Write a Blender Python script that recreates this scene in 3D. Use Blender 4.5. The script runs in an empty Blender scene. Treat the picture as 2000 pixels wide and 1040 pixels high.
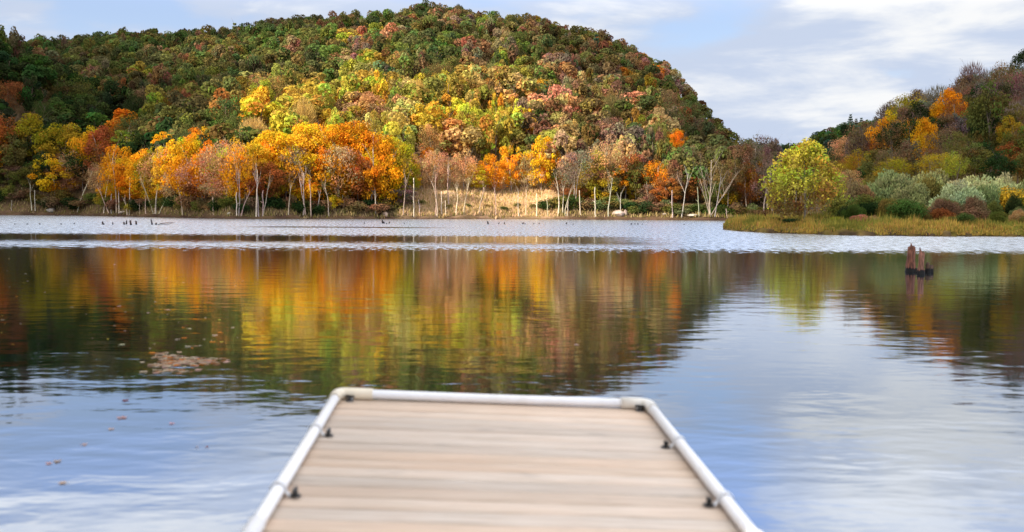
import bpy, math, random
import numpy as np
from math import radians, sin, cos, tan, pi, atan2, sqrt
from mathutils import Vector, Matrix

random.seed(7)
rng = np.random.default_rng(7)
S = bpy.context.scene
COL = S.collection

# ------------------------------------------------------------------ camera
FPX, CAM_Z, HOR, ROLL = 1944.4, 1.6, 412.0, 0.006
PITCH = math.atan((520 - HOR) / FPX)
Fv = np.array([0, cos(PITCH), -sin(PITCH)])
_cr = sqrt(1 - ROLL * ROLL)
Rv = np.array([1.0, 0, 0]) * _cr + np.array([0, sin(PITCH), cos(PITCH)]) * ROLL
Uv = np.array([0, sin(PITCH), cos(PITCH)]) * _cr - np.array([1.0, 0, 0]) * ROLL
CAM = np.array([0, 0, CAM_Z])


def ray(px, py):
    d = Fv + Rv * (px - 1000) / FPX - Uv * (py - 520) / FPX
    return d


def at_depth(px, py, Y):
    d = ray(px, py)
    return CAM + d * (Y / d[1])


def on_water(px, py, z=0.0):
    d = ray(px, py)
    return CAM + d * ((z - CAM_Z) / d[2])


def proj(P):
    v = np.asarray(P, float) - CAM
    d = v @ Fv
    return 1000 + FPX * (v @ Rv) / d, 520 - FPX * (v @ Uv) / d


def hu(u):
    return HOR + ROLL * (u - 1000)


cam_d = bpy.data.cameras.new('camera')
cam_d.sensor_width = 36.0
cam_d.lens = 36.0 * FPX / 2000
cam_d.clip_start = 0.05
cam_d.clip_end = 20000
cam_d.dof.use_dof = True
cam_d.dof.focus_distance = 190
cam_d.dof.aperture_fstop = 1.9
cam = bpy.data.objects.new('camera', cam_d)
COL.objects.link(cam)
M = Matrix.Identity(4)
for i in range(3):
    M[i][0], M[i][1], M[i][2], M[i][3] = Rv[i], Uv[i], -Fv[i], CAM[i]
cam.matrix_world = M
S.camera = cam


# ------------------------------------------------------------------ mesh helpers
class MB:
    """collects vertices, faces and a per vertex colour, then links them as one mesh"""

    def __init__(self):
        self.v, self.f, self.t, self.n = [], [], [], 0

    def add(self, v, faces, tint=(1, 1, 1)):
        v = np.asarray(v, float).reshape(-1, 3)
        t = np.asarray(tint, float)
        if t.ndim == 1:
            t = np.tile(t, (len(v), 1))
        self.v.append(v)
        self.t.append(t)
        self.f.append(np.asarray(faces, int) + self.n)
        self.n += len(v)

    def tube(self, pts, rad, sides=6, tint=(1, 1, 1), cap=True):
        pts = np.asarray(pts, float)
        n = len(pts)
        rad = np.broadcast_to(np.asarray(rad, float), (n,))
        tan_ = np.gradient(pts, axis=0)
        tan_ /= np.linalg.norm(tan_, axis=1, keepdims=True) + 1e-9
        up = np.array([0, 0, 1.0]) if abs(tan_[0][2]) < 0.9 else np.array([1.0, 0, 0])
        V = []
        a = np.arange(sides) * 2 * pi / sides
        for i in range(n):
            x = np.cross(up, tan_[i])
            x /= np.linalg.norm(x) + 1e-9
            y = np.cross(tan_[i], x)
            V.append(pts[i] + rad[i] * (np.outer(np.cos(a), x) + np.outer(np.sin(a), y)))
        V = np.concatenate(V)
        k = np.arange(sides)
        k2 = (k + 1) % sides
        F = [np.stack([i * sides + k, i * sides + k2, (i + 1) * sides + k2, (i + 1) * sides + k], 1) for i in range(n - 1)]
        F = np.concatenate(F)
        base = self.n
        self.add(V, F, tint)
        if cap:
            for i0, c in ((0, pts[0]), ((n - 1) * sides, pts[-1])):
                self.add(c[None], np.zeros((0, 4), int), tint)
                ci = self.n - 1
                tri = np.stack([base + i0 + k, base + i0 + k2, np.full(sides, ci)], 1)
                self.f.append(tri)

    def box(self, c, s, tint=(1, 1, 1), bev=0.0):
        c = np.asarray(c, float)
        h = np.asarray(s, float) / 2
        b = min(bev, h.min() * 0.9)
        V = []
        if b <= 0:
            for z in (-1, 1):
                for x, y in ((-1, -1), (1, -1), (1, 1), (-1, 1)):
                    V.append(c + h * np.array([x, y, z]))
            self.add(V, [[0, 3, 2, 1], [4, 5, 6, 7], [0, 1, 5, 4], [1, 2, 6, 5], [2, 3, 7, 6], [3, 0, 4, 7]], tint)
            return
        for zz, off in ((-h[2], b), (-h[2] + b, 0), (h[2] - b, 0), (h[2], b)):
            for x, y in ((-1, -1), (1, -1), (1, 1), (-1, 1)):
                V.append(c + np.array([x * (h[0] - off), y * (h[1] - off), zz]))
        F = [[0, 3, 2, 1], [12, 13, 14, 15]]
        for r in range(3):
            for k in range(4):
                F.append([r * 4 + k, r * 4 + (k + 1) % 4, r * 4 + 4 + (k + 1) % 4, r * 4 + 4 + k])
        self.add(V, F, tint)

    def mesh(self, name, smooth=False, mats=()):
        me = bpy.data.meshes.new(name)
        V = np.concatenate(self.v)
        T = np.concatenate(self.t)
        me.vertices.add(len(V))
        me.vertices.foreach_set('co', V.ravel())
        fs = [f for f in self.f if len(f)]
        tot = np.concatenate([np.full(len(f), f.shape[1]) for f in fs])
        idx = np.concatenate([f.ravel() for f in fs])
        me.loops.add(len(idx))
        me.loops.foreach_set('vertex_index', idx)
        me.polygons.add(len(tot))
        me.polygons.foreach_set('loop_start', np.concatenate([[0], np.cumsum(tot)[:-1]]))
        if smooth:
            me.polygons.foreach_set('use_smooth', np.ones(len(tot), bool))
        me.update(calc_edges=True)
        at = me.color_attributes.new('tint', 'FLOAT_COLOR', 'POINT')
        at.data.foreach_set('color', np.concatenate([T, np.ones((len(T), 1))], 1).ravel())
        for m in mats:
            me.materials.append(m)
        return me


def link(name, me, parent=None, loc=(0, 0, 0), rot=0.0, scale=(1, 1, 1), color=None):
    o = bpy.data.objects.new(name, me)
    COL.objects.link(o)
    o.location = loc
    o.rotation_euler = (0, 0, rot) if np.isscalar(rot) else rot
    o.scale = scale
    if parent is not None:
        o.parent = parent
    if color is not None:
        o.color = (*color, 1)
    return o


def tag(o, label=None, cat=None, group=None, kind=None):
    if label:
        o['label'] = label
    if cat:
        o['category'] = cat
    if group:
        o['group'] = group
    if kind:
        o['kind'] = kind
    return o


ORD = ['', 'first', 'second', 'third', 'fourth', 'fifth', 'sixth', 'seventh', 'eighth', 'ninth', 'tenth', 'eleventh', 'twelfth',
       'thirteenth', 'fourteenth', 'fifteenth', 'sixteenth', 'seventeenth', 'eighteenth', 'nineteenth', 'twentieth'] + \
      [t + x for t in ('twenty-', 'thirty-', 'forty-', 'fifty-', 'sixty-') for x in ('first', 'second', 'third', 'fourth', 'fifth', 'sixth', 'seventh', 'eighth', 'ninth', 'tenth')]
PENDING = []      # (object, phrase, how to count, sort key)


def later_label(o, phrase, counting, key):
    PENDING.append((o, phrase, counting, key))


def settle_labels():
    by = {}
    for p in PENDING:
        by.setdefault(p[1], []).append(p)
    for phrase, ps in by.items():
        ps.sort(key=lambda p: p[3])
        for i, (o, _, counting, _) in enumerate(ps):
            o['label'] = phrase if len(ps) == 1 else f'{phrase}, {ORD[i + 1]} {counting}'


# ------------------------------------------------------------------ materials
def mat(name):
    m = bpy.data.materials.new(name)
    m.use_nodes = True
    nt = m.node_tree
    nt.nodes.clear()
    out = nt.nodes.new('ShaderNodeOutputMaterial')
    return m, nt, out


class N:
    """tiny node helper"""

    def __init__(self, nt):
        self.nt = nt

    def new(self, t, **kw):
        n = self.nt.nodes.new(t)
        for k, v in kw.items():
            setattr(n, k, v)
        return n

    def set(self, sock, v):
        if isinstance(v, bpy.types.NodeSocket):
            self.nt.links.new(v, sock)
        else:
            if not np.isscalar(v) and len(v) == 3 and sock.type == 'RGBA':
                v = (*v, 1)
            sock.default_value = v

    def math(self, op, a, b=None, c=None, clamp=False):
        n = self.new('ShaderNodeMath', operation=op, use_clamp=clamp)
        self.set(n.inputs[0], a)
        if b is not None:
            self.set(n.inputs[1], b)
        if c is not None:
            self.set(n.inputs[2], c)
        return n.outputs[0]

    def mixc(self, f, a, b, mode='MIX'):
        n = self.new('ShaderNodeMix', data_type='RGBA', blend_type=mode)
        self.set(n.inputs[0], f)
        self.set(n.inputs[6], a)
        self.set(n.inputs[7], b)
        return n.outputs[2]

    def maprange(self, v, a, b, c=0.0, d=1.0, smooth=True):
        n = self.new('ShaderNodeMapRange', interpolation_type='SMOOTHSTEP' if smooth else 'LINEAR')
        self.set(n.inputs[0], v)
        for i, x in enumerate((a, b, c, d)):
            self.set(n.inputs[1 + i], x)
        return n.outputs[0]

    def noise(self, vec, scale, detail=3, rough=0.5, dist=0.0, dim='3D'):
        n = self.new('ShaderNodeTexNoise', noise_dimensions=dim)
        if vec is not None:
            self.set(n.inputs['Vector'], vec)
        self.set(n.inputs['Scale'], scale)
        self.set(n.inputs['Detail'], detail)
        self.set(n.inputs['Roughness'], rough)
        self.set(n.inputs['Distortion'], dist)
        return n.outputs[0]

    def mapping(self, vec, scale=(1, 1, 1), loc=(0, 0, 0)):
        n = self.new('ShaderNodeMapping')
        self.set(n.inputs[0], vec)
        n.inputs['Location'].default_value = loc
        n.inputs['Scale'].default_value = scale
        return n.outputs[0]

    def attr(self, name):
        n = self.new('ShaderNodeAttribute', attribute_name=name)
        return n.outputs['Color']

    def coord(self, which='Object'):
        return self.new('ShaderNodeTexCoord').outputs[which]

    def bump(self, h, strength, dist):
        n = self.new('ShaderNodeBump')
        self.set(n.inputs['Strength'], strength)
        self.set(n.inputs['Distance'], dist)
        self.set(n.inputs['Height'], h)
        return n.outputs[0]

    def principled(self, col, rough=0.6, normal=None, spec=0.3, metal=0.0):
        n = self.new('ShaderNodeBsdfPrincipled')
        self.set(n.inputs['Base Color'], col)
        self.set(n.inputs['Roughness'], rough)
        self.set(n.inputs['Specular IOR Level'], spec)
        self.set(n.inputs['Metallic'], metal)
        if normal is not None:
            self.set(n.inputs['Normal'], normal)
        return n.outputs[0]


def leaf_material(name, translucent=0.35, objcol=True):
    m, nt, out = mat(name)
    k = N(nt)
    c = k.attr('tint')
    if objcol:
        oi = k.new('ShaderNodeObjectInfo')
        c = k.mixc(1.0, c, oi.outputs['Color'], 'MULTIPLY')
    d = k.new('ShaderNodeBsdfDiffuse')
    t = k.new('ShaderNodeBsdfTranslucent')
    k.set(d.inputs[0], c)
    k.set(t.inputs[0], c)
    mx = k.new('ShaderNodeMixShader')
    mx.inputs[0].default_value = translucent
    nt.links.new(d.outputs[0], mx.inputs[1])
    nt.links.new(t.outputs[0], mx.inputs[2])
    nt.links.new(mx.outputs[0], out.inputs[0])
    return m


M_LEAF = leaf_material('foliage')
M_GRASS = leaf_material('dry_grass', 0.3, False)


def simple(name, fn):
    m, nt, out = mat(name)
    k = N(nt)
    nt.links.new(fn(k), out.inputs[0])
    return m


def bark_fn(k):
    oi = k.new('ShaderNodeObjectInfo')
    co = k.coord()
    n = k.noise(k.mapping(co, (6, 6, 1.2)), 3.0, 4)
    c = k.mixc(k.maprange(n, 0.35, 0.7), (0.55, 0.52, 0.5), (1.15, 1.12, 1.08))
    c = k.mixc(1.0, c, oi.outputs['Color'], 'MULTIPLY')
    return k.principled(c, 0.9, spec=0.1)


M_BARK = simple('bark', bark_fn)


def rock_fn(k):
    oi = k.new('ShaderNodeObjectInfo')
    co = k.coord()
    n = k.noise(co, 2.5, 6, 0.65)
    c = k.mixc(k.maprange(n, 0.35, 0.65), (0.6, 0.58, 0.55), (1.3, 1.3, 1.25))
    c = k.mixc(1.0, c, oi.outputs['Color'], 'MULTIPLY')
    return k.principled(c, 0.9, k.bump(n, 0.6, 0.15), 0.2)


M_ROCK = simple('lichen_rock', rock_fn)


def wetwood_fn(k):
    oi = k.new('ShaderNodeObjectInfo')
    co = k.coord()
    n = k.noise(k.mapping(co, (14, 14, 2.0)), 2.0, 5, 0.6)
    c = k.mixc(k.maprange(n, 0.35, 0.65), (0.4, 0.38, 0.36), (1.5, 1.4, 1.3))
    c = k.mixc(1.0, c, oi.outputs['Color'], 'MULTIPLY')
    sp = k.new('ShaderNodeSeparateXYZ')
    k.set(sp.inputs[0], k.new('ShaderNodeNewGeometry').outputs['Position'])
    wet = k.maprange(k.math('ADD', sp.outputs[2], k.math('MULTIPLY', n, 0.16)), 0.17, 0.21)      # soaked, algae dark foot
    c = k.mixc(wet, (0.008, 0.007, 0.006), c)
    return k.principled(c, 0.7, k.bump(n, 0.8, 0.03), 0.35)


M_STUMP = simple('rotten_wood', wetwood_fn)


def terrain_fn(k):
    co = k.coord()
    n = k.noise(co, 0.25, 5, 0.6)
    n2 = k.noise(co, 1.7, 4, 0.65)
    c = k.mixc(k.maprange(n, 0.3, 0.7), (0.62, 0.6, 0.58), (1.25, 1.2, 1.15))
    c = k.mixc(k.maprange(n2, 0.4, 0.7), c, k.mixc(1.0, c, (0.72, 0.85, 0.55), 'MULTIPLY'))
    c = k.mixc(1.0, c, k.attr('tint'), 'MULTIPLY')
    return k.principled(c, 1.0, k.bump(n2, 0.6, 0.3), 0.05)


M_TERRAIN = simple('leaf_litter_ground', terrain_fn)


def wood_fn(k):
    co = k.coord()
    grain = k.noise(k.mapping(co, (3.0, 60, 20)), 1.0, 5, 0.6, 0.3)
    blot = k.noise(k.mapping(co, (1.6, 5, 1)), 1.0, 4, 0.6)
    stain = k.noise(k.mapping(co, (3, 9, 1), (4, 2, 0)), 1.0, 3, 0.55)
    c = k.mixc(k.maprange(grain, 0.3, 0.72), (0.54, 0.43, 0.335), (0.74, 0.615, 0.505))
    c = k.mixc(k.maprange(blot, 0.35, 0.7, 0, 0.6), c, (0.68, 0.52, 0.40))
    c = k.mixc(k.maprange(stain, 0.60, 0.78, 0, 0.45), c, (0.30, 0.26, 0.23))
    c = k.mixc(1.0, c, k.attr('tint'), 'MULTIPLY')
    return k.principled(c, 0.75, k.bump(grain, 0.35, 0.004), 0.25)


M_DECK = simple('weathered_deck_wood', wood_fn)


def pipe_fn(k):
    oi = k.new('ShaderNodeObjectInfo')
    co = k.coord()
    n = k.noise(co, 9.0, 4, 0.6)
    c = k.mixc(k.maprange(n, 0.45, 0.75, 0, 0.5), (1, 1, 1), (0.86, 0.83, 0.78))
    c = k.mixc(1.0, c, oi.outputs['Color'], 'MULTIPLY')
    return k.principled(c, 0.35, spec=0.5)


M_PIPE = simple('white_plastic_pipe', pipe_fn)


def dark_fn(k):
    n = k.noise(k.coord(), 60.0, 3)
    c = k.mixc(n, (0.012, 0.012, 0.013), (0.05, 0.045, 0.04))
    return k.principled(c, 0.5, spec=0.4, metal=0.3)


M_DARK = simple('dark_metal', dark_fn)


def float_fn(k):
    n = k.noise(k.coord(), 8.0, 3)
    return k.principled(k.mixc(n, (0.015, 0.015, 0.016), (0.04, 0.04, 0.038)), 0.6)


M_FLOAT = simple('black_float_plastic', float_fn)


# ------------------------------------------------------------------ terrain
def smooth(a, b, x):
    t = np.clip((np.asarray(x, float) - a) / (b - a), 0, 1)
    return t * t * (3 - 2 * t)


_gn = rng.random((64, 64))


def vnoise(x, y):
    xi, yi = np.floor(x).astype(int), np.floor(y).astype(int)
    fx, fy = x - xi, y - yi
    fx, fy = fx * fx * (3 - 2 * fx), fy * fy * (3 - 2 * fy)
    g = lambda a, b: _gn[a % 64, b % 64]
    return (g(xi, yi) * (1 - fx) + g(xi + 1, yi) * fx) * (1 - fy) + (g(xi, yi + 1) * (1 - fx) + g(xi + 1, yi + 1) * fx) * fy


SHORE_U = [-2000, 0, 150, 200, 300, 450, 740, 1000, 1300, 1480, 1560, 4000]
SHORE_P = [400, 420.5, 421.5, 422.5, 424.5, 428, 428.2, 428.5, 430.5, 432, 432, 440]
RIDGE_U = [-2500, -600, 0, 100, 200, 300, 400, 500, 560, 640, 700, 800, 850, 900, 960, 1060, 1100, 1160, 1200, 1250, 1300, 1330, 1360, 1400, 1428, 1450, 1480, 1530, 1560, 1600]
RIDGE_P = [120, 60, 70, 78, 66, 60, 64, 50, 42, 32, 30, 20, 14, 19, 30, 35, 48, 60, 80, 102, 132, 162, 196, 236, 268, 278, 276, 290, 325, 405]
RIDGE_D = [430, 430, 430, 430, 430, 425, 420, 410, 405, 400, 395, 390, 390, 390, 385, 375, 370, 360, 350, 340, 325, 315, 305, 290, 275, 265, 250, 235, 220, 215]
SPUR_U = [-2500, -600, -200, 0, 60, 110, 200, 260, 330, 380, 440]
SPUR_P = [20, 10, 40, 66, 84, 122, 190, 226, 285, 340, 410]
RHILL_U = [1560, 1600, 1640, 1700, 1760, 1840, 1900, 1960, 2000, 2200, 2600, 3400]
RHILL_P = [415, 330, 285, 235, 195, 172, 146, 135, 116, 40, -60, -160]
FAR_U = [1200, 1400, 1480, 1560, 1600, 1650, 1690, 1760, 1900, 2300]
FAR_P = [330, 305, 292, 292, 268, 252, 246, 240, 240, 240]
BANK_U = [1412, 1440, 1500, 1600, 1700, 1800, 2000, 2300, 3000, 4400]
BANK_P = [449, 452, 455.5, 459, 461, 462, 463, 468, 490, 560]
BANKB_U = [1412, 1440, 1480, 1520, 1550, 1600, 4400]
BANKB_D = [92, 98, 112, 135, 170, 400, 400]


def shore_d(u):
    return FPX * CAM_Z / (np.interp(u, SHORE_U, SHORE_P) - hu(u))


def bank_d(u):
    return FPX * CAM_Z / (np.interp(u, BANK_U, BANK_P) - hu(u))


def ridge_z(pxs, u, d, th):
    return (hu(u) - pxs) / FPX * d + CAM_Z - th


def terrain(x, y):
    x, y = np.asarray(x, float), np.asarray(y, float)
    yy = np.maximum(y, 1e-3)
    u = np.clip(1000 + FPX * x / yy, -2400, 4300)
    z = np.full(np.shape(x), -1.6)
    d0 = shore_d(u) + 1.2 * (vnoise(u / 22, u * 0 + 3) - 0.5)
    d1 = np.interp(u, RIDGE_U, RIDGE_D)
    zr = np.maximum(ridge_z(np.interp(u, RIDGE_U, RIDGE_P), u, d1, 12.0), 0.8)
    t = (yy - d0) / np.maximum(d1 - d0, 20)
    prof = np.where(t < 1, 0.55 * t + 0.45 * np.sin(np.clip(t, 0, 1) * pi / 2), 1 - 0.12 * np.minimum(t - 1, 3))
    zm = np.where(t < 0, np.maximum(t * 60, -1.6), zr * prof + 0.5 * smooth(0, 0.012, t))
    on = (u < 1640)
    z = np.where(on, np.maximum(z, zm), z)
    # shaded spur
    s1 = 275.0
    zs = np.maximum(ridge_z(np.interp(u, SPUR_U, SPUR_P), u, s1, 9.0), 0.0)
    ts = (yy - d0) / (s1 - d0)
    ps = np.where(ts < 1, 0.35 * ts + 0.65 * np.sin(np.clip(ts, 0, 1) * pi / 2), 1 - 0.35 * np.minimum(ts - 1, 2.5))
    z = np.where((u < 440) & (ts > 0), np.maximum(z, zs * ps), z)
    # far hill
    zf = ridge_z(np.interp(u, FAR_U, FAR_P), u, 640.0, 10)
    tf = (yy - 430) / 210
    pf = np.where(tf < 1, np.sin(np.clip(tf, 0, 1) * pi / 2), 1 - 0.2 * np.minimum(tf - 1, 3))
    z = np.where((u > 1200) & (tf > 0), np.maximum(z, zf * pf), z)
    z = np.where((u > 1480) & (yy > 240), np.maximum(z, 0.8), z)
    # bank and the hill behind it
    b0 = bank_d(u) + 1.6 * (vnoise(u / 14, u * 0 + 9) - 0.5) * smooth(1412, 1500, u)
    b1 = np.interp(u, BANKB_U, BANKB_D)
    zb = np.minimum(np.minimum((yy - b0) * 0.35, (b1 - yy) * 0.3), 0.45 + 0.012 * np.maximum(yy - b0, 0)) + 0.12
    zb = np.where((u > 1412) & (yy > b0) & (yy < b1), zb, -1.6)
    z = np.maximum(z, zb)
    zrh = np.maximum(ridge_z(np.interp(u, RHILL_U, RHILL_P), u, 185.0, 6.5), 0)
    tr = (yy - 106) / 79
    pr = np.where(tr < 1, 0.5 * tr + 0.5 * np.sin(np.clip(tr, 0, 1) * pi / 2), 1 - 0.1 * np.minimum(tr - 1, 4))
    z = np.where((u > 1560) & (tr > 0), np.maximum(z, zrh * pr), z)
    # land behind the photographer
    r = np.hypot(x, y)
    zb2 = np.where((y < -9), np.minimum((-9 - y) * 0.12, 3.0), -1.6)
    z = np.where(y < 2, zb2, z)
    return z


def terr1(x, y):
    return float(terrain(np.array([x]), np.array([y]))[0])


th = np.concatenate([np.linspace(-180, -62, 24, endpoint=False), np.linspace(-62, -34, 29, endpoint=False), np.linspace(-34, 34, 272, endpoint=False),
                     np.linspace(34, 62, 29, endpoint=False), np.linspace(62, 180, 25)])
rr = np.concatenate([[2, 5, 8, 9, 10, 14, 20, 35, 50], np.arange(58, 130, 1.0), np.arange(130, 300, 2.5), np.arange(300, 480, 6), np.geomspace(480, 3500, 24)])
TH, RR = np.meshgrid(np.radians(th), rr, indexing='ij')
YD = RR * np.cos(TH)
X, Y = RR * np.sin(TH), YD
Z = terrain(X, Y)
# small unevenness of the forest floor, none at the water's edge
Z = Z + np.where(Z > 0.8, (vnoise(X / 4, Y / 4) - 0.5) * np.minimum(1.4, Z * 0.25), 0)
U_ = 1000 + FPX * X / np.maximum(Y, 1e-3)
T0 = np.stack([np.full_like(X, 0.13), np.full_like(X, 0.085), np.full_like(X, 0.05)], -1)
tan_c = np.array([0.60, 0.41, 0.26])
dsh = Y - shore_d(U_)
cove = smooth(752, 800, U_) * (1 - smooth(1060, 1120, U_)) * smooth(0.5, 3, dsh) * (1 - smooth(20, 30, dsh)) * (Y > 0)
T0 = T0 * (1 - cove[..., None]) + tan_c * cove[..., None]
edge = (1 - smooth(0.15, 0.5, Z)) * (Z > -0.5) * (Y > 140)
T0 = T0 * (1 - edge[..., None]) + np.array([0.07, 0.04, 0.032]) * edge[..., None]
gr = ((U_ > 1412) & (Y > 60) & (Y < 125) & (Z > -0.2)).astype(float)
T0 = T0 * (1 - gr[..., None]) + np.array([0.24, 0.17, 0.05]) * gr[..., None]
mud = gr * (1 - smooth(0.22, 0.42, Z))
T0 = T0 * (1 - mud[..., None]) + np.array([0.075, 0.05, 0.032]) * mud[..., None]
nt_, nr_ = X.shape
mb = MB()
i, j = np.meshgrid(np.arange(nt_ - 1), np.arange(nr_ - 1), indexing='ij')
q = np.stack([i * nr_ + j, (i + 1) * nr_ + j, (i + 1) * nr_ + j + 1, i * nr_ + j + 1], -1).reshape(-1, 4)
mb.add(np.stack([X, Y, Z], -1).reshape(-1, 3), q[:, ::-1], T0.reshape(-1, 3))
tag(link('terrain', mb.mesh('terrain', True, [M_TERRAIN])), 'brown leaf covered ground rising from the lake into hills', None, None, 'structure')


# ------------------------------------------------------------------ water
def water_mat():
    m, nt, out = mat('lake_water')
    k = N(nt)
    co = k.coord()
    sep = k.new('ShaderNodeSeparateXYZ')
    k.set(sep.inputs[0], co)
    x, y = sep.outputs[0], sep.outputs[1]
    # wind ruffled patches: where the breeze touches the lake
    w1 = k.noise(k.mapping(co, (0.02, 0.06, 1)), 1.0, 2, 0.5)
    w2 = k.noise(k.mapping(co, (0.25, 0.5, 1)), 1.0, 3, 0.6)
    w3 = k.noise(k.mapping(co, (4.2, 0.9, 1)), 1.0, 3, 0.65)
    wob = k.math('ADD', k.math('MULTIPLY', k.math('SUBTRACT', w1, 0.5), 10.0), k.math('MULTIPLY', k.math('SUBTRACT', w2, 0.5), 3.0))
    spk = k.math('MULTIPLY', k.math('SUBTRACT', w3, 0.5), 20.0)
    yy = k.math('ADD', y, k.math('MULTIPLY', wob, 0.7))
    ys = k.math('ADD', yy, spk)
    far = k.maprange(ys, 60.0, 66.0)
    streak = k.math('MULTIPLY', k.maprange(yy, 87, 89), k.maprange(yy, 94, 91))
    streak = k.math('MULTIPLY', streak, k.math('MULTIPLY', k.maprange(x, -26, -20), k.maprange(x, -4, -12)))
    far = k.math('SUBTRACT', far, streak, clamp=True)
    near = k.math('MULTIPLY', k.maprange(ys, 39.0, 43.5), k.maprange(ys, 50.5, 46.5))
    edge_x = k.maprange(k.math('ADD', x, k.math('MULTIPLY', wob, 1.2)), 2.0, 10.0)      # all ruffled towards the bank
    mid = k.math('MULTIPLY', k.maprange(ys, 40.5, 44.0), edge_x)
    near = k.math('MULTIPLY', near, k.maprange(w2, 0.25, 0.5, 0.55, 1.0))
    ruff = k.math('MAXIMUM', far, k.math('MAXIMUM', near, mid))
    # still water: broad lazy swell close by, fine ripples further off
    b1 = k.noise(k.mapping(co, (0.9, 1.6, 1)), 1.0, 3, 0.45, 0.4)
    b2 = k.noise(k.mapping(co, (2.6, 5.0, 1), (3, 8, 0)), 1.0, 2, 0.5, 0.3)
    b3 = k.noise(k.mapping(co, (5.5, 14.0, 1), (1, 4, 0)), 1.0, 2, 0.5, 0.2)
    h = k.math('ADD', k.math('MULTIPLY', b1, 0.75), k.math('ADD', k.math('MULTIPLY', b2, 0.20), k.math('MULTIPLY', b3, 0.035)))
    nrm = k.bump(h, 1.0, k.maprange(y, 3, 30, 0.0095, 0.0065, False))
    rough = k.math('ADD', k.maprange(y, 4, 30, 0.03, 0.07, False), k.math('MULTIPLY', ruff, k.maprange(w3, 0.3, 0.7, 0.12, 0.26)))
    gl = k.new('ShaderNodeBsdfGlossy')
    k.set(gl.inputs['Color'], (0.90, 0.945, 1.0))
    k.set(gl.inputs['Roughness'], rough)
    k.set(gl.inputs['Normal'], nrm)
    df = k.new('ShaderNodeBsdfDiffuse')
    k.set(df.inputs['Color'], (0.0012, 0.0016, 0.0022))
    lw = k.new('ShaderNodeFresnel')
    lw.inputs['IOR'].default_value = 1.6
    fac = k.maprange(lw.outputs[0], 0.05, 0.6, 0.20, 0.90, False)
    mx = k.new('ShaderNodeMixShader')
    k.set(mx.inputs[0], fac)
    nt.links.new(df.outputs[0], mx.inputs[1])
    nt.links.new(gl.outputs[0], mx.inputs[2])
    nt.links.new(mx.outputs[0], out.inputs[0])
    return m


mb = MB()
mb.add([(-4000, -400, 0), (4000, -400, 0), (4000, 4000, 0), (-4000, 4000, 0)], [[0, 1, 2, 3]])
tag(link('lake', mb.mesh('lake', False, [water_mat()])), 'calm dark lake mirroring the autumn hill and clouds', None, None, 'structure')


# ------------------------------------------------------------------ foliage meshes
def rand_unit(n):
    v = rng.normal(size=(n, 3))
    return v / np.linalg.norm(v, axis=1, keepdims=True)


def cards(mb, P, Nrm, size, tint, aspect=1.0):
    """one small leaf clump (a rhombus) per point"""
    n = len(P)
    a = np.cross(Nrm, rand_unit(n))
    a /= np.linalg.norm(a, axis=1, keepdims=True) + 1e-9
    b = np.cross(Nrm, a)
    s = (size * (0.6 + 0.8 * rng.random(n)))[:, None]
    bend = Nrm * s * 0.25
    V = np.stack([P - a * s * aspect, P - b * s * 0.62 + bend, P + a * s * aspect, P + b * s * 0.62 + bend], 1).reshape(-1, 3)
    F = np.arange(n * 4).reshape(-1, 4)
    mb.add(V, F, np.repeat(tint, 4, axis=0))


def lobes_crown(n_lobe, n_cards, size, rz=0.85, lr=(0.2, 0.32), spread=0.36, top=False, fill=0.15, tint_amp=0.35, layers=False, cone=0.0):
    """crown of unit width: many lobes of leaf clumps with gaps between them; origin at its middle"""
    d = rand_unit(n_lobe)
    d[:, 2] = d[:, 2] * 0.9 + 0.12
    C = d * spread * (0.55 + 0.5 * rng.random((n_lobe, 1)) ** 0.6) * np.array([1, 1, rz])
    if layers:
        C[:, 2] = 0.6 * np.round(C[:, 2] / (rz * 0.17)) * rz * 0.17 + 0.4 * C[:, 2] + rng.normal(0, 0.025, n_lobe)
    if cone:
        C[:, :2] *= (1 - cone * (C[:, 2:3] / (spread * rz)))
    R = rng.uniform(lr[0], lr[1], n_lobe)
    w = R ** 2
    k = rng.choice(n_lobe, n_cards, p=w / w.sum())
    u = rand_unit(n_cards)
    u[:, 2] += 0.25
    u /= np.linalg.norm(u, axis=1, keepdims=True)
    rad = R[k] * (0.72 + 0.36 * rng.random(n_cards) ** 0.7)
    inner = rng.random(n_cards) < fill
    rad[inner] *= rng.random(inner.sum())
    flat = np.array([1, 1, 0.62 if layers else 0.85])
    P = C[k] + u * rad[:, None] * flat
    nr = u * 0.8 + rand_unit(n_cards) * 0.75 + np.array([0, 0, 0.25])
    nr /= np.linalg.norm(nr, axis=1, keepdims=True)
    # leaves of one crown differ: whole twigs greener, browner, paler
    lt = 1 + tint_amp * (rng.random((n_lobe, 3)) - 0.5) * np.array([1.0, 0.9, 0.6]) + tint_amp * 0.7 * (rng.random((n_lobe, 1)) - 0.5)
    t = lt[k] * (1 + 0.5 * (rng.random((n_cards, 1)) - 0.5))
    mb = MB()
    cards(mb, P, nr, np.full(n_cards, size), np.clip(t, 0.2, 2))
    return mb


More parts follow.
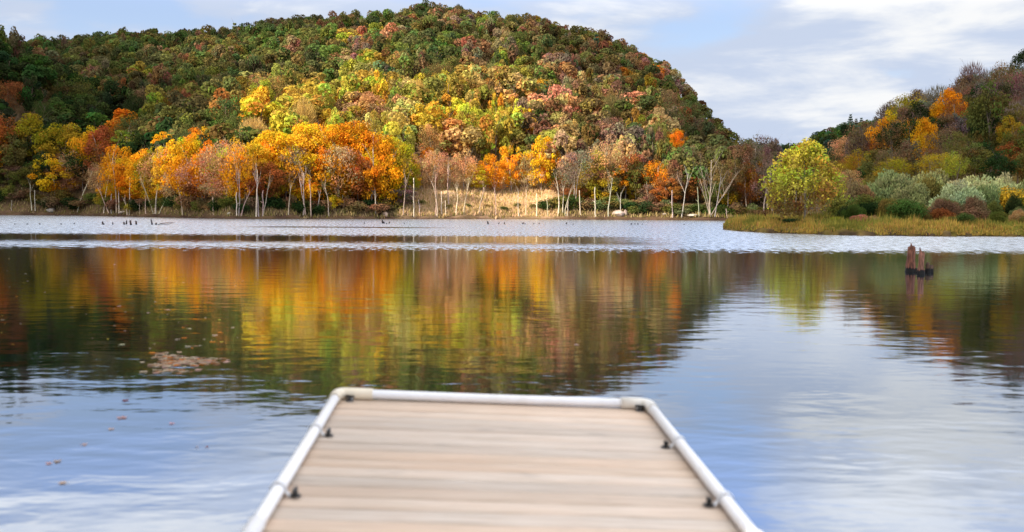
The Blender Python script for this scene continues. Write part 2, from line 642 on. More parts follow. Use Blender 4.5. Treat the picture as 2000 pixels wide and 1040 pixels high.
def pine_crown(n_whorl, n_cards, size):
    k = rng.random(n_cards) ** 0.7
    z = 0.5 - k
    ring = np.round(z * n_whorl) / n_whorl
    a = np.round(rng.random(n_cards) * 9 + ring * 37) * 2 * pi / 9 + rng.normal(0, 0.12, n_cards)
    rmax = 0.06 + 0.44 * (0.5 - ring)
    rmax *= 0.75 + 0.4 * np.sin(ring * 71 + np.round(a * 3)) ** 2
    r = rmax * rng.random(n_cards) ** 0.6
    P = np.stack([np.cos(a) * r, np.sin(a) * r, ring + 0.05 * r / 0.3 + rng.normal(0, 0.008, n_cards)], 1)
    nr = rand_unit(n_cards) * 0.7 + np.array([0, 0, 0.8])
    nr /= np.linalg.norm(nr, axis=1, keepdims=True)
    mb = MB()
    cards(mb, P, nr, np.full(n_cards, size), np.clip(1 + 0.4 * (rng.random((n_cards, 1)) - 0.5) + np.zeros((1, 3)), 0.3, 2), 1.4)
    return mb


def branchy(height, r0, forks, spread, seed, lean=(0, 0), twigs=0, start=0.45, bare_top=1.0):
    """trunk with tapering, bending limbs (and twigs), base at the origin"""
    R = random.Random(seed)
    mb = MB()

    def limb(p, d, L, r, depth):
        n = 5 if depth == 0 else 4
        pts, rad = [np.array(p)], [r]
        d = np.array(d, float)
        for s in range(n):
            d = d + np.array([R.gauss(0, 0.07), R.gauss(0, 0.07), 0.05 * (depth > 0)])
            d /= np.linalg.norm(d)
            pts.append(pts[-1] + d * L / n)
            rad.append(max(r * (1 - 0.72 * (s + 1) / n), r * 0.2))
        mb.tube(pts, rad, 6 if depth == 0 else (5 if depth == 1 else 3), cap=depth < 2)
        if depth < forks:
            m = (R.randint(4, 6) if depth == 0 else R.randint(2, 4))
            for q in range(m):
                f = start + (1 - start) * (q + 0.5) / m if depth == 0 else R.uniform(0.3, 0.95)
                i = min(int(f * n), n - 1)
                g = f * n - i
                pp = pts[i] * (1 - g) + pts[i + 1] * g
                az = R.uniform(0, 2 * pi)
                out = np.array([cos(az), sin(az), 0.0])
                dd = d * (1 - spread) + out * spread + np.array([0, 0, 0.35])
                limb(pp, dd / np.linalg.norm(dd), L * R.uniform(0.25, 0.5), rad[i] * 0.45, depth + 1)
            if depth == forks - 1 and twigs:
                pass

    limb((0, 0, -0.3 * r0), (lean[0], lean[1], 1), height, r0, 0)
    return mb


def twig_cloud(n, rx, rz, size, seed):
    """fine bare twigs fanning out of a crown: thin slivers, unit width"""
    P = rand_unit(n) * (rng.random((n, 1)) ** 0.45) * np.array([0.5, 0.5, 0.5 * rz])
    out = P / (np.linalg.norm(P, axis=1, keepdims=True) + 1e-6)
    d = out * 0.8 + np.array([0, 0, 0.7]) + rng.normal(0, 0.35, (n, 3))
    d /= np.linalg.norm(d, axis=1, keepdims=True)
    L = size * (0.6 + 0.9 * rng.random((n, 1)))
    s = np.cross(d, rand_unit(n))
    s /= np.linalg.norm(s, axis=1, keepdims=True)
    w = L * 0.07
    V = np.stack([P - s * w, P + s * w, P + d * L], 1).reshape(-1, 3)
    t = np.repeat(np.clip(1 + 0.5 * (rng.random((n, 1)) - 0.5) + np.zeros((1, 3)), 0, 2), 3, axis=0)
    mb = MB()
    mb.add(V, np.arange(3 * n).reshape(-1, 3), t)
    return mb


OAK_MB = [lobes_crown(rng.integers(20, 34), 1700, 0.046, rz=rng.uniform(0.8, 1.1), lr=(0.09, 0.21), spread=rng.uniform(0.44, 0.58), fill=0.12, tint_amp=0.65) for _ in range(12)]
OAK = [m.mesh('oak_crown', False, [M_LEAF]) for m in OAK_MB]
MAPLE = [lobes_crown(rng.integers(44, 60), 5200, 0.022, rz=1.0, lr=(0.07, 0.19), spread=0.48, fill=0.45, cone=c, tint_amp=0.5).mesh('maple_crown', False, [M_LEAF])
         for c in (0.0, 0.15, 0.25, 0.3, 0.1, 0.2)]
LAYER = [lobes_crown(46, 4200, 0.023, rz=1.0, lr=(0.08, 0.17), spread=0.5, fill=0.35, layers=True, tint_amp=0.5).mesh('layered_crown', False, [M_LEAF]) for _ in range(3)]


def sparse_crown():
    m = lobes_crown(40, 2600, 0.018, rz=1.0, lr=(0.08, 0.2), spread=0.48, fill=0.55, tint_amp=0.5)
    t = twig_cloud(900, 1, 1.0, 0.075, 0)
    m.v += t.v
    m.t += t.t
    m.f += [f + m.n for f in t.f]
    m.n += t.n
    return m


SPARSE = [sparse_crown().mesh('thin_crown', False, [M_LEAF]) for _ in range(5)]
TWIGS = [twig_cloud(2600, 1, 1.0, 0.11, 0).mesh('twig_crown', False, [M_LEAF]) for _ in range(3)]
PINE = [pine_crown(11, 2600, 0.03).mesh('pine_crown', False, [M_LEAF]) for _ in range(2)]
def sycamore_crown():
    m = lobes_crown(120, 9500, 0.019, rz=1.0, lr=(0.07, 0.15), spread=0.50, fill=0.3, tint_amp=0.5, cone=0.5)
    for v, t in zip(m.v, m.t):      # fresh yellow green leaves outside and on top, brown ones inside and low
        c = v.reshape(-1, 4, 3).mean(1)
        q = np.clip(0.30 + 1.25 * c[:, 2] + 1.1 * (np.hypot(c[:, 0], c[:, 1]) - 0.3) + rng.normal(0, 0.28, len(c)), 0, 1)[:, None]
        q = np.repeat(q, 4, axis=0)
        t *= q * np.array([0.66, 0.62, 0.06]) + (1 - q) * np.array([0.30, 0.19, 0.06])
    return m


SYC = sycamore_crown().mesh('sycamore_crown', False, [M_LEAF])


def willow_crown(n=9000, nl=26):
    """rounded shrub whose wands point up and outwards, with narrow leaves; unit width, base at z=0"""
    d = rand_unit(nl)
    d[:, 2] = np.abs(d[:, 2])
    C = d * np.array([0.36, 0.36, 0.42]) * rng.uniform(0.5, 1.0, (nl, 1)) + np.array([0, 0, 0.30])
    R = rng.uniform(0.10, 0.20, nl)
    k = rng.choice(nl, n, p=R ** 2 / (R ** 2).sum())
    u = rand_unit(n)
    P = C[k] + u * (R[k] * rng.random(n) ** 0.35)[:, None] * np.array([1, 1, 1.25])
    P[:, 2] = np.maximum(P[:, 2], 0.02)
    o = P - np.array([0, 0, 0.1])
    o /= np.linalg.norm(o, axis=1, keepdims=True)
    dd = o * 0.7 + np.array([0, 0, 0.6]) + rng.normal(0, 0.4, (n, 3))
    dd /= np.linalg.norm(dd, axis=1, keepdims=True)
    sd = np.cross(dd, rand_unit(n))
    sd /= np.linalg.norm(sd, axis=1, keepdims=True)
    l = 0.026 * (0.6 + 0.8 * rng.random((n, 1)))
    w = l * 0.34
    V = np.stack([P - dd * l, P - sd * w, P + dd * l, P + sd * w], 1).reshape(-1, 3)
    wt = 1 + 0.55 * (rng.random((nl, 1)) - 0.5) + 0.15 * (rng.random((nl, 3)) - 0.5)
    t = wt[k] * (1 + 0.5 * (rng.random((n, 1)) - 0.5))
    mb = MB()
    mb.add(V, np.arange(4 * n).reshape(-1, 4), np.repeat(t, 4, axis=0))
    return mb


def bush_crown(n, size, nl=16, rz=0.8):
    m = lobes_crown(nl, n, size, rz=rz, lr=(0.16, 0.28), spread=0.34, fill=0.3)
    for a in m.v:
        a[:, 2] += 0.42 * rz
        a[:, 2] = np.maximum(a[:, 2], 0.0 + 0.02 * rng.random(len(a)))
    return m


WILLOW = [willow_crown().mesh('willow_crown', False, [M_LEAF]) for _ in range(4)]
BUSH = [bush_crown(1300, 0.042).mesh('bush_crown', False, [M_LEAF]) for _ in range(4)]
BUSHN = [bush_crown(5000, 0.024, 30).mesh('bush_crown', False, [M_LEAF]) for _ in range(4)]

TRUNK = [branchy(1.0, 0.022, 1, 0.6, 100 + i, start=0.5).mesh('trunk', True, [M_BARK]) for i in range(5)]
TRUNK_TALL = [branchy(1.0, 0.016, 2, 0.55, 200 + i, start=0.4).mesh('trunk', True, [M_BARK]) for i in range(6)]

PAL = {
    'dark green': (0.032, 0.058, 0.018), 'green': (0.085, 0.125, 0.028), 'olive': (0.15, 0.14, 0.034), 'yellow green': (0.36, 0.32, 0.04),
    'yellow': (0.66, 0.47, 0.03), 'golden': (0.70, 0.39, 0.018), 'orange': (0.64, 0.25, 0.014), 'rust': (0.30, 0.10, 0.03),
    'brown': (0.21, 0.13, 0.065), 'dusty pink': (0.44, 0.23, 0.14), 'mauve brown': (0.23, 0.155, 0.105), 'red': (0.36, 0.10, 0.06),
    'tan': (0.48, 0.30, 0.13), 'blue green': (0.075, 0.12, 0.065), 'grey brown': (0.20, 0.15, 0.12), 'lime green': (0.20, 0.30, 0.03),
    'olive gold': (0.34, 0.25, 0.02), 'sage': (0.17, 0.20, 0.075), 'pale sage': (0.30, 0.33, 0.17), 'bright green': (0.06, 0.16, 0.03),
}


def jit(c, a=0.18):
    b = 1 + a * (random.random() - 0.5) * 2
    return tuple(min(0.9, x * b * (1 + 0.12 * (random.random() - 0.5) * 2)) for x in c)


def make_tree(name, cat, group, x, y, h, w, crown, trunk, colour, crown_h, crown_z, bark=(0.16, 0.12, 0.09), rot=None, label=None):
    z = terr1(x, y)
    e = bpy.data.objects.new(name, None)
    COL.objects.link(e)
    e.empty_display_size = 0.5
    e.location = (x, y, z)
    e.rotation_euler = (0, 0, random.uniform(0, 2 * pi) if rot is None else rot)
    tag(e, label, cat, group)
    link('trunk', trunk, e, (0, 0, 0), 0, (h * 0.92, h * 0.92, h * 0.88), bark)
    c = link('crown', crown, e, (0, 0, crown_z), 0, (w, w, crown_h), colour)
    return e


# ------------------------------------------------------------------ hill woods
def zone_row(v):
    return 'near the crest' if v > 0.78 else ('on the upper slope' if v > 0.52 else ('at mid slope' if v > 0.28 else 'on the lower slope'))


def zone_col(u):
    if u < 330:
        return 'behind the waterside snags'
    if u < 560:
        return 'above thin maples'
    if u < 770:
        return 'above the golden maples'
    if u < 1060:
        return 'above the bare bank'
    if u < 1300:
        return 'above the pale outcrop'
    return 'above the many-forked snag'


def pick(w):
    ks = list(w)
    return random.choices(ks, [w[k] for k in ks])[0]


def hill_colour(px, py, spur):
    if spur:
        return pick({'dark green': 5, 'brown': 1.0, 'olive': 0.8, 'green': 1.2, 'rust': 0.4, 'orange': 0.15})  # dark evergreens, weighted heavier to put the spur's shade into colour
    if px < 480 and py > 150:
        return pick({'green': 2, 'olive': 2.5, 'brown': 2, 'dark green': 2, 'rust': 0.5, 'yellow green': 0.8, 'red': 0.2})
    if px < 640 and py < 150:
        return pick({'dark green': 3, 'green': 3, 'olive': 2, 'brown': 1.3, 'rust': 0.2})
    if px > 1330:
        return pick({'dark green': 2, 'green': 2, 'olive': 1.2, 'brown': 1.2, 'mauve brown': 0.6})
    if px > 1030:
        return pick({'brown': 2.2, 'olive': 3, 'green': 1.4, 'rust': 0.3, 'mauve brown': 0.7, 'yellow green': 0.5, 'red': 0.1, 'orange': 0.2, 'dark green': 0.7, 'tan': 1.0, 'olive gold': 0.5})
    if py < 130:
        return pick({'dark green': 1.4, 'green': 2.2, 'olive': 2.4, 'brown': 1.6, 'mauve brown': 0.6, 'dusty pink': 0.3, 'yellow green': 0.5})
    if py < 200:
        return pick({'green': 1.5, 'olive': 2.4, 'yellow green': 2, 'brown': 0.8, 'dusty pink': 0.5, 'tan': 1.4, 'red': 0.08, 'golden': 0.4, 'blue green': 0.3, 'olive gold': 0.6})
    return pick({'yellow green': 3.6, 'yellow': 1.2, 'tan': 2.2, 'dusty pink': 0.5, 'olive': 0.9, 'golden': 0.9, 'olive gold': 1.4})


pts, cell = [], {}
SP = 5.3


def free(x, y, sp):
    cx, cy = int(x // 7), int(y // 7)
    for a in range(cx - 2, cx + 3):
        for b in range(cy - 2, cy + 3):
            for (qx, qy) in cell.get((a, b), ()):
                if (qx - x) ** 2 + (qy - y) ** 2 < sp * sp:
                    return False
    return True


cand = []
for _ in range(40000):
    Yc = 175 + 270 * random.random()
    uc = random.uniform(-90, 1570)
    xc = (uc - 1000) / FPX * Yc
    d0 = float(shore_d(uc))
    d1 = float(np.interp(uc, RIDGE_U, RIDGE_D))
    if Yc < d0 + 12 or Yc > d1 + 8:
        continue
    if 745 < uc < 1070 and Yc < d0 + 20:
        continue
    if uc > 1470 and Yc < 200:
        continue
    if not free(xc, Yc, SP):
        continue
    cell.setdefault((int(xc // 7), int(Yc // 7)), []).append((xc, Yc))
    cand.append((xc, Yc, uc, d0, d1))

info = []
for xc, Yc, uc, d0, d1 in cand:
    z = terr1(xc, Yc)
    h = random.uniform(7.3, 10.6) + (1.2 if 740 < uc < 1150 and Yc < d0 + 60 else 0)
    px, py = proj((xc, Yc, z + h * 0.7))
    # hidden behind nearer ground?
    hid = False
    for s in np.linspace(0.55, 0.97, 16):
        if terr1(xc * s, Yc * s) + 5 > CAM_Z + (z + h - CAM_Z) * s:
            hid = True
            break
    if hid:
        continue
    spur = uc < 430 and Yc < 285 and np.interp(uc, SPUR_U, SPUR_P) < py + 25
    info.append((Yc, xc, uc, z, h, px, py, spur, (Yc - d0) / (d1 - d0)))
info.sort()

N_IND = 300
stuff = MB()
for n, (Yc, xc, uc, z, h, px, py, spur, v) in enumerate(info):
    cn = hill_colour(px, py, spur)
    zn = (0.035, 0.048, 0.018) if spur else ((0.25, 0.17, 0.07) if px > 1030 else ((0.19, 0.165, 0.055) if (py < 150 or px < 460) else (0.44, 0.33, 0.06)))  # spur average darkened; its shade goes into the leaf colour
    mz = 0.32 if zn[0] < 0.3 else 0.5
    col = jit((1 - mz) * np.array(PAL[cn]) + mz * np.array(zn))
    w = random.choice((random.uniform(4.0, 6.0), random.uniform(5.5, 8.2), random.uniform(7.5, 10.0)))
    ch = h * random.uniform(0.78, 0.95)
    if n < N_IND:
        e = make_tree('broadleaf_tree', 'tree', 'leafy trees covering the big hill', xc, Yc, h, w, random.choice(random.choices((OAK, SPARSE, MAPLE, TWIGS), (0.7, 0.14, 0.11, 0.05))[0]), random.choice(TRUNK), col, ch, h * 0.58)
        e.scale = (random.uniform(0.85, 1.2), random.uniform(0.85, 1.2), 1)
        row = 'on the shaded spur' if spur else zone_row(v)
        where = row if spur else row + ' ' + zone_col(uc)
        later_label(e, f'{cn} tree {where}', 'from the west', px)
    else:
        src = OAK_MB[random.randrange(len(OAK_MB))]
        a = random.uniform(0, 2 * pi)
        m3 = np.array([[cos(a) * w, -sin(a) * w, 0], [sin(a) * w, cos(a) * w, 0], [0, 0, ch]])
        V = np.concatenate(src.v) @ m3.T + np.array([xc, Yc, z + h * 0.62])
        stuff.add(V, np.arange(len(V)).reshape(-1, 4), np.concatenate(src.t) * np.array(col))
        stuff.tube([(xc, Yc, z - 0.3), (xc, Yc, z + h * 0.7)], [0.2, 0.08], 5, (0.1, 0.08, 0.06))
if stuff.n:
    tag(link('distant_woods', stuff.mesh('distant_woods', False, [M_LEAF]), color=(1, 1, 1)), 'mass of small far trees along the top of the big hill', 'woods', None, 'stuff')

# pines scattered over the hill
for px, py, Yp, h in ((462, 128, 330, 13), (700, 185, 330, 10), (1160, 172, 300, 13), (1348, 172, 312, 9), (545, 200, 300, 9)):
    u = px
    x = (px - 1000) / FPX * Yp
    e = make_tree('pine_tree', 'tree', 'pines scattered on the big hill', x, Yp, h, 6.5 if h > 10 else 4.5, random.choice(PINE), TRUNK[0], jit(PAL['blue green'] if px != 462 else PAL['sage']), h * 0.95, h * 0.52)
    later_label(e, 'blue green pine rising among leafy trees of the big hill' if px != 462 else 'pale sage pine standing tall among leafy trees above the thin maples', 'from the west', px)

# ------------------------------------------------------------------ waterside trees  (x, top, crown bottom, width px, colour, crown kind)
SH = [
    (-18, 240, 400, 80, 'orange', 'm'), (8, 228, 385, 62, 'rust', 'm'), (62, 230, 332, 74, 'olive gold', 'm'), (30, 262, 360, 50, 'olive', 'm'),
    (122, 248, 335, 74, 'olive gold', 'm'), (178, 252, 330, 66, 'golden', 'm'), (200, 254, 345, 56, 'rust', 'm'), (106, 308, 414, 72, 'golden', 'l'),
    (160, 290, 405, 80, 'tan', 's'), (246, 254, 300, 48, 'lime green', 'l'), (250, 308, 365, 62, 'golden', 'm'), (222, 338, 408, 40, 'golden', 'l'),
    (285, 298, 372, 60, 'golden', 'm'), (268, 345, 402, 60, 'orange', 'l'), (325, 262, 300, 44, 'golden', 'l'), (396, 250, 310, 62, 'orange', 'm'), (380, 268, 322, 66, 'yellow', 'm'),
    (318, 300, 380, 70, 'tan', 's'), (352, 325, 405, 62, 'tan', 's'), (345, 352, 408, 50, 'orange', 'l'), (400, 352, 412, 72, 'rust', 'm'), (395, 310, 390, 80, 'dusty pink', 's'),
    (440, 280, 390, 84, 'tan', 's'), (455, 335, 402, 54, 'orange', 'm'), (492, 280, 336, 56, 'yellow', 'm'), (512, 322, 392, 70, 'rust', 'm'), (478, 330, 395, 40, 'orange', 'l'),
    (532, 256, 330, 84, 'golden', 'm'), (585, 246, 330, 84, 'yellow', 'm'), (572, 290, 380, 64, 'mauve brown', 's'), (625, 248, 330, 76, 'golden', 'm'),
    (622, 300, 348, 66, 'yellow', 'l'), (640, 330, 395, 60, 'olive', 'm'), (690, 238, 350, 88, 'orange', 'm'), (660, 290, 392, 70, 'tan', 's'), (672, 310, 400, 60, 'orange', 'm'), (722, 268, 395, 78, 'golden', 'm'),
    (700, 300, 405, 60, 'rust', 'm'), (752, 302, 405, 60, 'golden', 'm'), (600, 350, 400, 50, 'rust', 'm'), (550, 345, 400, 50, 'rust', 'm'), (770, 345, 414, 30, 'golden', 'l'),
    (764, 270, 312, 46, 'yellow', 'm'), (800, 358, 418, 44, 'yellow', 'l'), (838, 292, 348, 40, 'orange', 'm'), (868, 310, 360, 40, 'golden', 'm'), (810, 300, 356, 50, 'dusty pink', 's'),
    (892, 342, 360, 36, 'red', 'l'), (932, 332, 372, 46, 'yellow', 'l'), (965, 305, 388, 50, 'orange', 'm'), (1000, 282, 392, 48, 'golden', 'l'), (1058, 274, 402, 58, 'golden', 'l'),
    (1084, 296, 375, 44, 'orange', 'm'), (1126, 296, 368, 66, 'mauve brown', 's'), (1135, 353, 402, 32, 'golden', 'l'), (1160, 300, 380, 52, 'yellow green', 'm'), (1186, 280, 365, 64, 'tan', 's'),
    (1222, 298, 372, 58, 'rust', 's'), (1205, 320, 380, 44, 'orange', 'l'), (1186, 370, 402, 26, 'olive gold', 'l'), (1236, 372, 408, 22, 'golden', 'm'), (1282, 318, 395, 52, 'orange', 's'),
    (1300, 352, 424, 54, 'rust', 'l'), (1324, 254, 290, 30, 'orange', 'm'), (1316, 340, 400, 56, 'olive', 's'), (1424, 360, 426, 50, 'olive gold', 'm'), (1424, 316, 380, 52, 'brown', 'm'),
    (1468, 322, 400, 50, 'orange', 'l'), (1452, 276, 350, 50, 'brown', 'm'), (1482, 268, 345, 56, 'mauve brown', 's'), (1512, 272, 340, 36, 'mauve brown', 'm'), (1500, 315, 400, 60, 'grey brown', 's'),
    (1536, 300, 380, 50, 'grey brown', 's'), (1558, 284, 350, 44, 'orange', 's'),
]
SH += [(798, 300, 380, 46, 'dusty pink', 's'), (824, 312, 392, 44, 'tan', 's'), (850, 296, 376, 48, 'tan', 's'), (878, 306, 384, 44, 'dusty pink', 's'), (906, 296, 378, 50, 'tan', 's'), (926, 318, 384, 40, 'orange', 's'), (1030, 300, 380, 46, 'tan', 's')]
for px in list(range(228, 790, 24)):
    SH.append((px + random.uniform(-8, 8), random.uniform(258, 305) + (18 if px < 450 else 0), random.uniform(388, 410), random.uniform(48, 70), pick({'golden': 3, 'orange': 2.2, 'yellow': 1.2, 'rust': 0.5, 'olive gold': 0.5}), pick({'m': 3, 's': 0.6, 'l': 0.5})))
for px in list(range(120, 790, 8)) + list(range(1090, 1500, 12)):
    if random.random() < 0.8:
        t_ = random.uniform(305, 368)
        b_ = random.uniform(398, 414)
        if px < 780:
            c_ = pick({'rust': 1.8, 'orange': 2.4, 'tan': 1.2, 'golden': 2.2, 'olive': 0.7, 'brown': 0.8})
        else:
            c_ = pick({'brown': 2, 'olive': 2, 'rust': 1, 'mauve brown': 1.2, 'green': 1, 'olive gold': 0.8})
        SH.append((px + random.uniform(-5, 5), t_, b_, random.uniform(34, 56), c_, pick({'m': 1.6, 's': 1.0, 'l': 0.6})))
for px in range(-20, 130, 12):  # dark low trees added to fill the shadow under the tall crowns
    SH.append((px, random.uniform(300, 350), 412, random.uniform(40, 60), pick({'dark green': 2, 'olive': 1, 'brown': 1}), 'm'))
BARKC = (0.42, 0.36, 0.30)
for (px, top, bot, w, cn, kd) in SH:
    base = float(shore_d(px))
    Yt = base + random.uniform(4.0, 9.0) + (6 if top < 270 else 0)
    if 790 < px < 1110:
        Yt = base + (20 if bot < 370 else 12)
    if bot < 315:
        Yt += 8
    if bot >= 398 and w < 60 and top > 300 and not 780 < px < 1090:
        Yt = base + random.uniform(6, 13)
    P = at_depth(px, top, Yt)
    x, y = P[0], Yt
    g = terr1(x, y)
    h = max(P[2] - g, 3.0)
    zb = at_depth(px, bot, Yt)[2]
    ch = min(P[2] - zb, h * 0.97)
    wid = w / FPX * Yt * (1.15 if px < 790 else 1.08)
    crown = random.choice({'m': MAPLE, 'l': LAYER, 's': SPARSE}[kd])
    e = make_tree('maple_tree', 'tree', 'autumn trees along the far waterline', x, y, h, wid * 1.02, crown, random.choice(TRUNK_TALL), jit(PAL[cn], 0.1), ch * 1.02, h - ch / 2, BARKC if kd != 'm' else (0.3, 0.25, 0.2))
    kind = {'m': 'full crowned', 'l': 'layered low crowned', 's': 'half bare'}[kd]
    if px < 340:
        wh = 'by the snag grove'
    elif px < 560:
        wh = 'on the shore west of the golden maples'
        wh = 'among thin grey maples'
    elif px < 780:
        wh = 'on the golden wooded point'
    elif px < 1110:
        wh = 'around the bare tan bank'
    elif px < 1340:
        wh = 'near the pale outcrop'
    else:
        wh = 'near the sycamore'
    later_label(e, f'{cn} {kind} tree {wh}', 'from the west', px)

# pale dead trunks and snags: (x base, x top, top, base, style)  s single, f forked, m many stems, c cut pole
SN = [
    (23, 23, 392, 416, 'c'), (63, 62, 358, 414, 'f'), (69, 68, 372, 414, 'c'), (152, 156, 300, 414, 'f'), (203, 205, 316, 416, 's'), (213, 186, 362, 417, 's'), (218, 217, 340, 418, 's'),
    (228, 232, 308, 418, 's'), (233, 222, 335, 418, 's'), (253, 254, 345, 420, 'c'), (249, 247, 388, 420, 'f'), (273, 273, 388, 418, 'c'), (285, 286, 372, 420, 'f'),
    (300, 292, 340, 420, 'f'), (303, 304, 308, 421, 's'), (305, 309, 318, 420, 's'), (311, 328, 350, 418, 's'), (357, 357, 352, 424, 's'), (417, 416, 386, 425, 'c'),
    (466, 463, 338, 422, 's'), (462, 462, 376, 423, 'c'), (470, 486, 372, 422, 's'), (500, 498, 330, 427, 'f'), (505, 503, 345, 426, 's'), (513, 534, 352, 427, 's'), (513, 513, 372, 427, 'c'),
    (563, 563, 362, 420, 's'), (592, 594, 338, 422, 's'), (596, 598, 350, 420, 's'), (607, 605, 350, 424, 's'), (619, 618, 378, 420, 's'), (642, 636, 364, 424, 's'), (668, 669, 380, 402, 'c'),
    (733, 736, 366, 416, 'f'), (787, 786, 350, 424, 's'), (808, 808, 348, 424, 'c'), (819, 818, 390, 420, 'c'), (850, 850, 342, 424, 's'), (853, 854, 352, 424, 's'), (862, 862, 374, 423, 'c'), (870, 869, 392, 424, 'c'),
    (876, 877, 330, 400, 's'), (890, 890, 366, 424, 's'), (905, 907, 356, 422, 's'), (935, 940, 365, 424, 'f'), (968, 968, 368, 424, 's'), (1013, 1013, 376, 426, 's'), (1027, 1028, 372, 425, 's'), (1048, 1048, 378, 427, 'c'),
    (1069, 1068, 384, 424, 'c'), (1089, 1091, 354, 423, 's'), (1098, 1098, 370, 420, 's'), (1103, 1103, 366, 423, 's'), (1108, 1109, 390, 423, 'c'), (1120, 1118, 340, 410, 'f'), (1132, 1132, 372, 420, 'c'), (1162, 1162, 366, 426, 'c'),
    (1187, 1185, 342, 426, 'f'), (1211, 1213, 376, 424, 'f'), (1264, 1263, 336, 398, 'f'), (1236, 1232, 345, 385, 's'), (1313, 1312, 372, 428, 'c'), (1330, 1344, 338, 429, 'f'), (1364, 1362, 366, 428, 'c'),
    (1386, 1378, 312, 428, 'm'), (1395, 1412, 345, 427, 's'), (1419, 1418, 408, 431, 'c'), (1490, 1489, 350, 424, 'f'),
]
for i, (xb, xt, top, bas, st) in enumerate(SN):
    # distance at which the ground shows at this height
    base = float(shore_d(xb))
    ys = np.arange(base + 0.8, base + 45, 0.5)
    py = np.array([proj((((xb - 1000) / FPX) * yv, yv, terr1((xb - 1000) / FPX * yv, yv)))[1] for yv in ys])
    Yt = float(ys[np.argmin(np.abs(py - bas))])
    x = (xb - 1000) / FPX * Yt
    g = terr1(x, Yt)
    T = at_depth(xt, top, Yt)
    h = max(T[2] - g, 1.0)
    lean = ((T[0] - x) / h, random.uniform(-0.03, 0.03))
    r = (0.085 + 0.005 * h) * random.uniform(0.8, 1.15)
    if st == 'm':
        mb = branchy(h, 0.19, 3, 0.5, 300 + i, lean, start=0.15)
        for k in range(4):
            o = branchy(h * random.uniform(0.7, 0.95), 0.09, 3, 0.45, 900 + k, (random.uniform(-0.5, 0.5), random.uniform(-0.2, 0.2)), start=0.3)
            mb.v += o.v
            mb.t += o.t
            mb.f += [f + mb.n for f in o.f]
            mb.n += o.n
    elif st == 'f':
        mb = branchy(h, r * 1.1, 2, 0.45, 300 + i, lean, start=0.5)
    elif st == 's':
        mb = branchy(h, r, 1, 0.35, 300 + i, lean, start=0.7)
    else:
        R = random.Random(i)
        mb = MB()
        n = 6
        p = [(lean[0] * h * s / n + R.gauss(0, 0.04), R.gauss(0, 0.04), h * s / n - (0.2 if s == 0 else 0)) for s in range(n + 1)]
        mb.tube(p, np.linspace(r, r * 0.6, n + 1), 7)
        mb.tube([p[3], (p[3][0] + R.choice((-1, 1)) * 0.5, p[3][1], p[3][2] + 0.35)], [r * 0.4, r * 0.15], 5)
    e = link('dead_tree', mb.mesh('dead_tree', True, [M_BARK]), None, (x, Yt, g), 0, (1, 1, 1), jit((0.55, 0.46, 0.37) if xb < 1110 else ((0.40, 0.36, 0.31) if st != 'm' else (0.30, 0.265, 0.225)), 0.32))
    tag(e, None, 'dead tree', 'bare pale trunks standing along the far shore')
    look = {'c': 'short broken pale pole', 's': 'tall slim pale dead trunk', 'f': 'forked pale dead tree', 'm': 'big grey many-forked dead tree'}[st]
    if abs(xt - xb) > 9:
        look = 'leaning ' + look
    if xb < 330:
        wh = 'in the snag grove'
    elif xb < 560:
        wh = 'under the thin grey maples'
    elif xb < 780:
        wh = 'under the golden maples'
    elif xb < 1062:
        wh = 'on the bare tan bank'
    elif xb < 1300:
        wh = 'below the pale outcrop'
    else:
        wh = 'facing the grassy spit'
    later_label(e, f'{look} {wh}', 'from the west', xb)

# understory bushes on the far shore
bl = []
for px in list(range(-10, 780, 14)) + list(range(1065, 1500, 13)):
    bl.append((px + random.uniform(-5, 5), random.uniform(1.6, 5.5), random.uniform(20, 42), random.uniform(13, 30)))
for px in (800, 822, 875, 912, 950, 985, 1010, 1040):
    bl.append((px, random.uniform(2, 7), random.uniform(12, 22), random.uniform(7, 14)))
for px, off, w, hh in bl:
    Yt = float(shore_d(px)) + off
    x = (px - 1000) / FPX * Yt
    sc = Yt / FPX
    if px < 560:
        cn = pick({'olive': 3, 'dark green': 1.5, 'brown': 1.5, 'yellow green': 1.0})
    elif px < 780:
        cn = pick({'olive': 2.5, 'dark green': 2, 'brown': 2.5, 'yellow': 0.35})
    elif px < 1060:
        cn = pick({'olive': 2, 'tan': 2, 'green': 1})
    else:
        cn = pick({'olive': 2.5, 'green': 2, 'brown': 1.6, 'sage': 0.7, 'orange': 0.25, 'dark green': 1.2})
    e = link('bush', random.choice(BUSH), None, (x, Yt, terr1(x, Yt) - 0.1), random.uniform(0, 6.28), (w * sc * 1.25, w * sc * 1.25, hh * sc * 1.3), jit(PAL[cn]))
    tag(e, None, 'bush', 'low bushes along the far waterline')
    if px < 330:
        wh = 'among the snag grove'
    elif px < 560:
        wh = 'under thin grey maples'
    elif px < 780:
        wh = 'under the golden maples'
    elif px < 1062:
        wh = 'on the bare tan bank'
    elif px < 1300:
        wh = 'below the pale outcrop'
    else:
        wh = 'facing the grassy spit'
    later_label(e, f'{cn} low bush {wh}', 'from the west', px)


# ------------------------------------------------------------------ rocks
def rock_mesh(seed, n=3):
    R = np.random.default_rng(seed)
    import bmesh
    bm = bmesh.new()
    bmesh.ops.create_icosphere(bm, subdivisions=n, radius=0.5)
    dirs = R.normal(size=(9, 3))
    dirs /= np.linalg.norm(dirs, axis=1, keepdims=True)
    cut = R.uniform(0.28, 0.46, 9)
    for v in bm.verts:
        p = np.array(v.co)
        for d_, c_ in zip(dirs, cut):
            e_ = p @ d_ - c_
            if e_ > 0:
                p = p - d_ * e_ * 0.9
        p = p + R.normal(0, 0.012, 3)
        v.co = p
    me = bpy.data.meshes.new('boulder')
    bm.to_mesh(me)
    bm.free()
    me.materials.append(M_ROCK)
    return me


